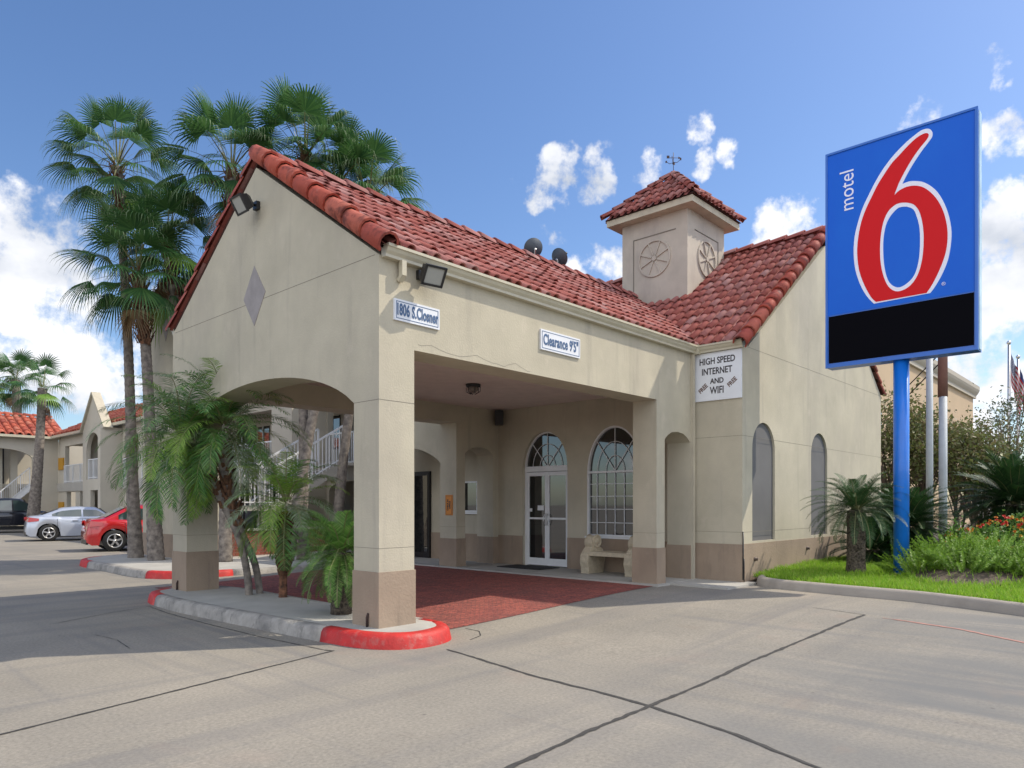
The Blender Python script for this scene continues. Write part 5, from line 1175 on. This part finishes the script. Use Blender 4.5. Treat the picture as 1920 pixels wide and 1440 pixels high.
# --- gable tower right behind the porch, left of it
ST = thing('gabled_stair_tower', 'cream gabled tower with a small diamond behind the palms left of the porch', 'tower', (7.6, 18.4, .14))
m = MB(); m.plate([(17.0, .12), (19.85, .12), (19.85, 5.9), (18.42, 6.95), (17.0, 5.9)], [], 'x', 7.2, 8.15); m.build('wall', m_stucco, ST)
m = MB(); m.box((7.188, 16.988, .1), (8.16, 19.862, .72)); m.build('base_band', m_tan, ST)
m = MB(); m.plate([(18.35, 5.5), (18.55, 5.85), (18.35, 6.2), (18.15, 5.85)], [], 'x', 7.19, 7.21); m.build('diamond_ornament', m_diamond, ST)
m = MB(); o1 = Vector((7.1, 16.9, 5.84)); tile_slope(m, (7.15, 16.85, 5.84), (1, 0, 0), (0, 1.57, 1.15), 1.15, 1.9, w=.2, L=.36); tile_slope(m, (7.15, 20.0, 5.84), (1, 0, 0), (0, -1.57, 1.15), 1.15, 1.9, w=.2, L=.36); m.build('roof', m_tile, ST, recalc=False)
# stair behind the porch, seen through the gable arch
SR = thing('outdoor_stair', 'white railed outdoor stair rising to the gallery, seen through the gable arch', 'staircase', (9.5, 18.4, .14))
m = MB(); m.box((8.5, 18.0, 1.28), (9.9, 19.3, 1.42))
for k in range(8): x = 9.9+.27*k; z = 1.42+.165*k; m.box((x, 18.0, z), (x+.3, 19.3, z+.06))
m.bar((9.85, 18.0, 1.3), (12.2, 18.0, 2.7), .06, .28); m.box((12.0, 18.0, 2.62), (12.92, 19.3, 2.70)); m.build('steps', m_slab, SR)
railing(SR, (8.5, 17.97, 1.42), (9.9, 17.97, 1.42)); railing(SR, (9.9, 17.97, 1.45), (12.1, 17.97, 2.75)); railing(SR, (9.9, 19.3, 1.45), (12.1, 19.3, 2.75))
m = MB(); m.box((8.6, 18.1, .14), (8.75, 18.25, 1.28)); m.build('post', m_slab, SR); m = MB(); m.box((9.6, 18.1, .14), (9.75, 18.25, 1.28)); m.build('post', m_slab, SR)
BWL = thing('brick_planter_wall', 'low dark red brick wall behind the island palms', 'wall', (9.6, 17.4, .14))
m = MB(); m.box((8.17, 17.3, .14), (11.7, 17.5, .78)); m.build('brickwork', m_brickwall, BWL)
m = MB(); m.box((8.15, 17.27, .78), (11.72, 17.53, .83)); m.build('coping', m_conc_w, BWL)
tag(MB().lathe([(.05, .15), (.05, .30), (.03, .33), (0, .33)], (6.95, 16.7, 0), 'z', 10).build('bollard_light', m_white), 'tiny white capped post on the walk right of the palm trunks', 'post')

# ================================================================== CARS
def car(name, label, cat, kind, loc, paint, glass, L=4.55, Wd=1.76, H=1.45, group='cars parked before the wing', rz=0):
    T = thing(name, label, cat, loc, rz, group); hw = Wd/2; rw = .33
    wx = (.74, L-.86) if kind == 'sedan' else (1.15, L-1.0)
    zero = (0, 0, 0)
    if kind == 'sedan': topp = [(0, .62), (.04, .86), (.12, .98), (.5, 1.02), (.95, 1.0), (1.8, .94), (L-1.5, .93), (L-1.1, .90), (L-.35, .76), (L-.08, .64), (L, .45)]
    else: topp = [(0, .98), (.05, 1.08), (1.75, 1.10), (1.8, 1.12), (L-2.0, 1.12), (L-1.7, 1.13), (L-.4, 1.05), (L-.1, .98), (L, .6)]
    tx, tz = zip(*topp); N_ = 70; xs = np.linspace(0, L, N_); m = MB(); rows = []
    for x in xs:
        zt_ = float(np.interp(x, tx, tz)); zb_ = .20 if kind == 'sedan' else .38
        e_ = min(x, L-x); k = min(1, (e_/.55))**.5 if e_ < .55 else 1; w = hw*(.80+.20*k)
        if e_ < .12: zb_ += (.12-e_)*.8
        for q in wx:
            d = abs(x-q); RA = rw+.07 if kind == 'sedan' else .46
            if d < RA: zb_ = max(zb_, (rw if kind == 'sedan' else .38)-.02+math.sqrt(RA*RA-d*d))
        zm = zb_+(zt_-zb_)*.55
        rows.append([(x, -w*.97, zb_), (x, -w, zb_+(zt_-zb_)*.3), (x, -w, zm), (x, -w*.965, zb_+(zt_-zb_)*.82), (x, -w*.90, zt_-.02), (x, -w*.75, zt_+.0), (x, 0, zt_+.02), (x, w*.75, zt_), (x, w*.90, zt_-.02), (x, w*.965, zb_+(zt_-zb_)*.82), (x, w, zm), (x, w, zb_+(zt_-zb_)*.3), (x, w*.97, zb_)])
    k = len(rows[0]); m.add([p for r in rows for p in r], [(i*k+q, (i+1)*k+q, (i+1)*k+q+1, i*k+q+1) for i in range(N_-1) for q in range(k-1)]+[tuple(range(k)), tuple((N_-1)*k+q for q in range(k))[::-1]], smooth=True)
    bo = m.build('body', paint, T, loc=zero)
    # cabin
    if kind == 'sedan': st_ = [(.42, 1.0, .70), (1.15, H-.06, .60), (1.75, H, .60), (2.45, H-.02, .60), (L-1.42, .92, .72)]
    else: st_ = [(1.85, 1.12, .80), (1.98, H-.03, .70), (2.7, H, .70), (3.1, H-.03, .70), (3.75, 1.13, .80)]
    if kind == 'truck': st_ = [(1.85, 1.12, .80), (1.98, H-.03, .70), (2.6, H, .70), (3.15, H-.04, .70), (L-1.72, 1.13, .80)]
    base_z = .93 if kind == 'sedan' else 1.1
    m = MB(); R2 = []; cx_ = np.linspace(0, 1, 34); sx_, sz_, sw_ = zip(*st_)
    for t in cx_:
        x = sx_[0]+(sx_[-1]-sx_[0])*t
        def sm(v): 
            a = float(np.interp(x, sx_, v)); b = float(np.interp(max(sx_[0], x-.12), sx_, v)); c = float(np.interp(min(sx_[-1], x+.12), sx_, v)); return (a*2+b+c)/4
        z = sm(sz_); bw_ = .93*hw; tw_ = sm(sw_)/.88*hw*1.02; f = min(1, max(0, (z-base_z)/(H-base_z))); tw_ = bw_+(min(tw_, bw_)-bw_)*f if f < 1 else min(tw_, bw_)
        R2.append([(x, -bw_, base_z-.04), (x, -tw_, max(z-.07, base_z-.02)), (x, -tw_*.86, z-.01), (x, 0, z+.02), (x, tw_*.86, z-.01), (x, tw_, max(z-.07, base_z-.02)), (x, bw_, base_z-.04)])
    k = 7; m.add([p for r in R2 for p in r], [(i*k+q, (i+1)*k+q, (i+1)*k+q+1, i*k+q+1) for i in range(len(R2)-1) for q in range(k-1)]+[tuple(range(k)), tuple((len(R2)-1)*k+q for q in range(k))[::-1]], smooth=True)
    m.build('cabin', paint, T, loc=zero)
    # glass laid just proud of the cabin sides
    def side_y(x, z):
        t = (x-sx_[0])/(sx_[-1]-sx_[0])*(len(R2)-1); i = max(0, min(int(t), len(R2)-2)); f = t-i
        b = R2[i][0][1]*(1-f)+R2[i+1][0][1]*f; tp = R2[i][1][1]*(1-f)+R2[i+1][1][1]*f; z1 = R2[i][1][2]*(1-f)+R2[i+1][1][2]*f; z0 = base_z-.04
        q = max(0, min(1, (z-z0)/max(.02, z1-z0))); return b+(tp-b)*q
    def topz(x): t = (x-sx_[0])/(sx_[-1]-sx_[0])*(len(R2)-1); i = max(0, min(int(t), len(R2)-2)); f = t-i; return R2[i][1][2]*(1-f)+R2[i+1][1][2]*f
    panes = [(.85, 1.86), (1.92, L-1.75)] if kind == 'sedan' else [(2.05, 2.62), (2.68, L-1.98)]
    for s_ in (-1, 1):
        for (a, b) in panes:
            g_ = MB(); P1 = [a+(b-a)*i/8 for i in range(9)]; z0 = base_z+.04
            up_ = [(x, max(z0+.01, topz(x)-.035)) for x in P1]
            vs = [(x, s_*(-side_y(x, z0)+.006), z0) for x in P1]+[(x, s_*(-side_y(x, z)+.006), z) for x, z in up_]
            g_.add(vs, [(i, i+1, 10+i, 9+i) for i in range(8)]); g_.build('side_window', glass, T, loc=zero)
    def screen(nm, xa, za, xb, zb2, wa, wb):
        g_ = MB(); off = .012; d = Vector((xb-xa, 0, zb2-za)).normalized(); n_ = Vector((-d.z, 0, d.x)); n_ = n_ if n_.z > 0 else -n_
        q = [Vector((xa, -wa, za)), Vector((xb, -wb, zb2)), Vector((xb, wb, zb2)), Vector((xa, wa, za))]; g_.add([p+n_*off*2.2 for p in q], [(0,1,2,3)]); g_.build(nm, glass, T, loc=zero)
    if kind == 'sedan':
        screen('rear_window', .52, 1.045, 1.12, H-.085, hw*.74, hw*.60); screen('windscreen', L-1.50, .965, 2.52, H-.075, hw*.76, hw*.62)
    else: screen('windscreen', L-1.78, 1.17, 3.18, H-.09, hw*.76, hw*.64)
    for q in wx:
        for s_ in (-1, 1):
            RW = rw if kind == 'sedan' else .39; y = s_*(hw-.11)
            w_ = MB(); w_.lathe([(RW*.62, y-.10), (RW*.93, y-.10), (RW, y-.07), (RW, y+.07), (RW*.93, y+.10), (RW*.62, y+.10)], (q, 0, RW), 'y', 28); wo = w_.build('wheel', m_rubber, T, loc=zero)
            ri = MB(); f_ = y+s_*.085; ri.lathe([(RW*.64, f_+s_*.012), (RW*.58, f_+s_*.012), (RW*.56, f_-s_*.04), (0, f_-s_*.05)], (q, 0, RW), 'y', 24, mi=1)
            ri.lathe([(RW*.66, f_-s_*.01), (RW*.66, f_+s_*.016), (RW*.58, f_+s_*.016), (RW*.57, f_-s_*.02)], (q, 0, RW), 'y', 24)
            for z in range(5):
                a = R_(90+72*z); d = Vector((math.cos(a), 0, math.sin(a))); c_ = Vector((q, f_+s_*.004, RW)); ri.obox(c_+d*RW*.34, d, RW*.27, d.cross(Vector((0,1,0))), RW*.085, .012, az=(0,1,0))
            ri.lathe([(0, f_+s_*.018), (RW*.13, f_+s_*.016), (RW*.14, f_-s_*.01)], (q, 0, RW), 'y', 12); ri.build('rim', [m_alu, m_black], wo, loc=zero)
    # lamps, handles, mirror, sills
    m_tail = mat('tail_lamp', (.45, .02, .02), .2, coat=1)
    for s_ in (-1, 1):
        t_ = MB()
        if kind == 'sedan':
            t_.add([(-.005, s_*hw*.50, .80), (.0, s_*hw*.52, .93), (.10, s_*(hw*.86), .95), (.42, s_*(hw*.965+.012), .90), (.40, s_*(hw*1.0-.006), .80), (.06, s_*(hw*.875), .76)], [(0,1,2,5), (5,2,3,4)]); t_.build('tail_light', m_tail, T, loc=zero)
            t_ = MB(); t_.add([(L-.01, s_*hw*.5, .60), (L-.05, s_*hw*.55, .70), (L-.22, s_*hw*.93, .74), (L-.42, s_*(hw+.004)*.97, .72), (L-.12, s_*hw*.9, .6)], [(0,1,2,4), (4,2,3)]); t_.build('headlight', m_alu, T, loc=zero)
        for hx in ((1.55, 2.62) if kind == 'sedan' else (2.5,)):
            t_ = MB(); zz = .80 if kind == 'sedan' else .98; t_.box((hx, s_*(hw-.025), zz), (hx+.17, s_*(hw+.018), zz+.03)); t_.build('door_handle', paint, T, loc=zero)
        t_ = MB(); mx__ = L-1.72 if kind == 'sedan' else L-1.98; zz = .96 if kind == 'sedan' else 1.18; t_.box((mx__, s_*(hw-.06), zz), (mx__+.13, s_*(hw+.13), zz+.12)); t_.build('wing_mirror', m_black if kind == 'sedan' else paint, T, loc=zero)
    m = MB()
    for s_ in (-1, 1):
        lines = (1.88, 2.95, 1.02) if kind == 'sedan' else (1.8, 2.68)
        for x in lines: m.box((x, s_*(hw-.012), .34), (x+.012, s_*(hw+.0015), .88))
    m.box((.5, -hw+.1, .16), (L-.4, hw-.1, .30)); m.box((-.004, -hw*.7, .22), (.05, hw*.7, .36)); m.build('trim', m_black, T, loc=zero)
    return T
m_silver = mat('silver_paint', (.50, .54, .62), .28, metal=.35, coat=.8); m_redp = mat('red_paint', (.48, .008, .010), .25, coat=1); m_darkp = mat('dark_blue_paint', (.012, .014, .022), .2, coat=1)
m_cg = mat('car_glass', (.03, .05, .05), .05, spec=.9, coat=1)
car('parked_car', 'red sedan nosed in behind the left palm trunks', 'car', 'sedan', (7.30, 24.93, .0), m_redp, m_cg, L=4.4, rz=R_(-10))
car('parked_car', 'silver sedan with red tail lamp parked left of the red car', 'car', 'sedan', (7.72, 33.5, .0), m_silver, m_cg, L=4.4, H=1.36, rz=R_(-10))
car('pickup_truck', 'dark pickup truck parked at the far left by the stair', 'truck', 'truck', (6.9, 44.6, .0), m_darkp, m_cg, L=5.4, Wd=1.95, H=1.78)

# ================================================================== FAR RIGHT
HT = thing('hotel_building', 'beige flat-roofed hotel with cornice beyond the trees', 'building', (45, 10, 0))
m = MB(); m.box((26, 10, 0), (57, 26, 8.9)); m.build('wall', mat('hotel_render', (.48, .36, .24), .9, noise=.05, nscale=.5), HT)
m = MB(); m.plate([(9.72, 9.05), (9.78, 8.95), (9.86, 8.85), (9.86, 8.65), (9.999, 8.65), (9.999, 9.3), (26.4, 9.3), (26.4, 9.45), (9.66, 9.45), (9.66, 9.2)], [], 'x', 26, 57.3); m.build('cornice', mat('hotel_cornice', (.42, .38, .32), .8), HT)
for k in range(6):
    for z in (1.2, 4.2):
        q = MB(); x = 30+k*4.6; q.box((x, 9.96, z), (x+1.5, 9.999, z+1.7)); q.build('window', m_glass, HT)
m_pg = mat('pole_grey', (.42, .45, .48), .6, noise=.1); m_pb = mat('pole_rust', (.20, .10, .08), .85, noise=.2)
T = thing('utility_pole', 'slim pale grey metal utility pole, left of the pair behind the sign', 'pole', (20.6, 4.56, .2)); m = MB(); m.tube([(20.6, 4.56, .1), (20.6, 4.56, 5.6)], [.085, .075], 12); m.build('shaft', m_pg, T)
m = MB(); m.box((20.42, 4.45, 5.6), (20.75, 4.68, 5.75)); m.build('cap', m_pg, T)
T = thing('utility_pole', 'thicker utility pole with brown upper half, right of the pair', 'pole', (22.0, 4.55, .2)); m = MB(); m.tube([(22.0, 4.55, .1), (22.0, 4.55, 4.35)], [.105, .10], 12); m.build('lower_shaft', m_pg, T)
m = MB(); m.tube([(22.02, 4.56, 4.35), (22.02, 4.56, 6.6)], [.12, .11], 12); m.build('upper_shaft', m_pb, T)
m_wire = mat('cable', (.03, .03, .03), .7)
for i, (a, b) in enumerate((((22, 4.55, 5.6), (36, 12, 4.6)), ((22, 4.55, 5.35), (36, 12, 4.1)))):
    m = MB(); A, B = Vector(a), Vector(b); m.tube([A.lerp(B, t/10)-Zv*.35*math.sin(math.pi*t/10) for t in range(11)], .018, 5)
    tag(m.build('power_cable', m_wire), ['upper cable sagging from the brown pole over the hotel wall', 'lower cable sagging from the brown pole over the hotel wall', 'lower cable rising right from the brown pole behind the sign', 'upper cable rising right from the brown pole behind the sign'][i], 'cable', 'power cables at the utility poles')
def flag_mat(kind):
    m = bpy.data.materials.new('flag_'+kind); m.use_nodes = True; t = m.node_tree; n = t.nodes; l = t.links; p = n['Principled BSDF']; p.inputs['Roughness'].default_value = .8
    uv = n.new('ShaderNodeUVMap'); sx = n.new('ShaderNodeSeparateXYZ'); l.new(uv.outputs[0], sx.inputs[0])
    def mth(op, a, b=None):
        q = n.new('ShaderNodeMath'); q.operation = op
        for i, v in enumerate((a, b)):
            if v is None: continue
            if isinstance(v, (int, float)): q.inputs[i].default_value = v
            else: l.new(v, q.inputs[i])
        return q.outputs[0]
    def mixc(f, a, b):
        q = n.new('ShaderNodeMix'); q.data_type = 'RGBA'; l.new(f, q.inputs[0])
        for i, v in ((6, a), (7, b)):
            if isinstance(v, tuple): q.inputs[i].default_value = (*v, 1)
            else: l.new(v, q.inputs[i])
        return q.outputs[2]
    U, V = sx.outputs[0], sx.outputs[1]; Rd, Wt, Bl = (.42, .02, .03), (.62, .62, .64), (.02, .035, .13)
    if kind == 'stripes':
        s_ = mth('LESS_THAN', mth('FRACT', mth('MULTIPLY', V, 6.5)), .5); c = mixc(s_, Wt, Rd)
        ca = mth('MULTIPLY', mth('LESS_THAN', U, .4), mth('GREATER_THAN', V, .46)); c = mixc(ca, c, Bl)
        vo = n.new('ShaderNodeTexVoronoi'); vo.inputs['Scale'].default_value = 18; vo.inputs['Randomness'].default_value = 0; l.new(uv.outputs[0], vo.inputs['Vector'])
        c = mixc(mth('MULTIPLY', ca, mth('LESS_THAN', vo.outputs['Distance'], .3)), c, Wt)
    else:
        c = mixc(mth('GREATER_THAN', V, .5), Rd, Wt); c = mixc(mth('LESS_THAN', U, .34), c, Bl)
        dx = mth('SUBTRACT', U, .17); dy = mth('MULTIPLY', mth('SUBTRACT', V, .5), .66); c = mixc(mth('LESS_THAN', mth('ADD', mth('MULTIPLY', dx, dx), mth('MULTIPLY', dy, dy)), .0045), c, Wt)
    l.new(c, p.inputs['Base Color']); return m
def flagpole(label, x, y, H_, fl, kind, flabel, ftop, fh, fw):
    T = thing('flagpole', label, 'flagpole', (x, y, 0), 0, 'flagpoles beyond the lobby'); m = MB(); m.tube([(x, y, 0), (x, y, H_)], [.12, .07], 10); m.build('shaft', m_alu, T)
    m = MB(); m.lathe([(0, H_+.28), (.10, H_+.22), (.14, H_+.14), (.10, H_+.05), (0, H_)], (x, y, 0), 'z', 12); m.build('finial', m_alu, T)
    nu, nv = 22, 22; vs = []; uvs = []; rt = Vector((.30, -.95, 0)).normalized(); dp = Vector((.95, .30, 0)).normalized()
    for j_ in range(nv+1):
        for i in range(nu+1):
            u, v = i/nu, j_/nv; gather = .10+.05*v
            hx = u*fw*gather; fold = .16*math.sin(u*17+v*2.2)*min(1, u*4); z = ftop-(1-v)*fh*.62-u*fh*.75*(1-.0*v)-(.06*math.sin(u*9))
            p = Vector((x, y, 0))+rt*(hx+.10)+dp*fold; vs.append((p.x, p.y, z)); uvs.append((u, v))
    me = bpy.data.meshes.new('flag'); fs = [(j_*(nu+1)+i, j_*(nu+1)+i+1, (j_+1)*(nu+1)+i+1, (j_+1)*(nu+1)+i) for j_ in range(nv) for i in range(nu)]
    me.from_pydata(vs, [], fs); ul = me.uv_layers.new(name='UVMap')
    for lp in me.loops: ul.data[lp.index].uv = uvs[lp.vertex_index]
    for p_ in me.polygons: p_.use_smooth = True
    me.materials.append(flag_mat(kind)); o = link('flag', me); tag(o, flabel, 'flag', 'flags hanging from the poles')
flagpole('taller silver flagpole left of the flag pair', 54.3, 7.6, 11.5, None, 'stripes', 'limp striped red and white flag with blue canton on the left pole', 11.0, 2.9, 4.6)
flagpole('shorter silver flagpole at the right edge of the pair', 57.0, 7.48, 11.0, None, 'lone_star', 'limp flag with dark blue, white and red fields on the right pole', 10.4, 2.9, 4.6)
T = thing('garden_wall', 'low orange brick wall beyond the lawn between pole and flowers', 'wall', (28, 5, 0)); m = MB(); m.box((24.5, 4.1, 0), (31.5, 4.3, 1.0)); m.build('brickwork', mat('pale_brick', (.36, .15, .09), .9, noise=.25, nscale=6), T)
m = MB(); m.box((24.45, 4.05, 1.0), (31.55, 4.35, 1.08)); m.build('coping', m_conc_w, T)
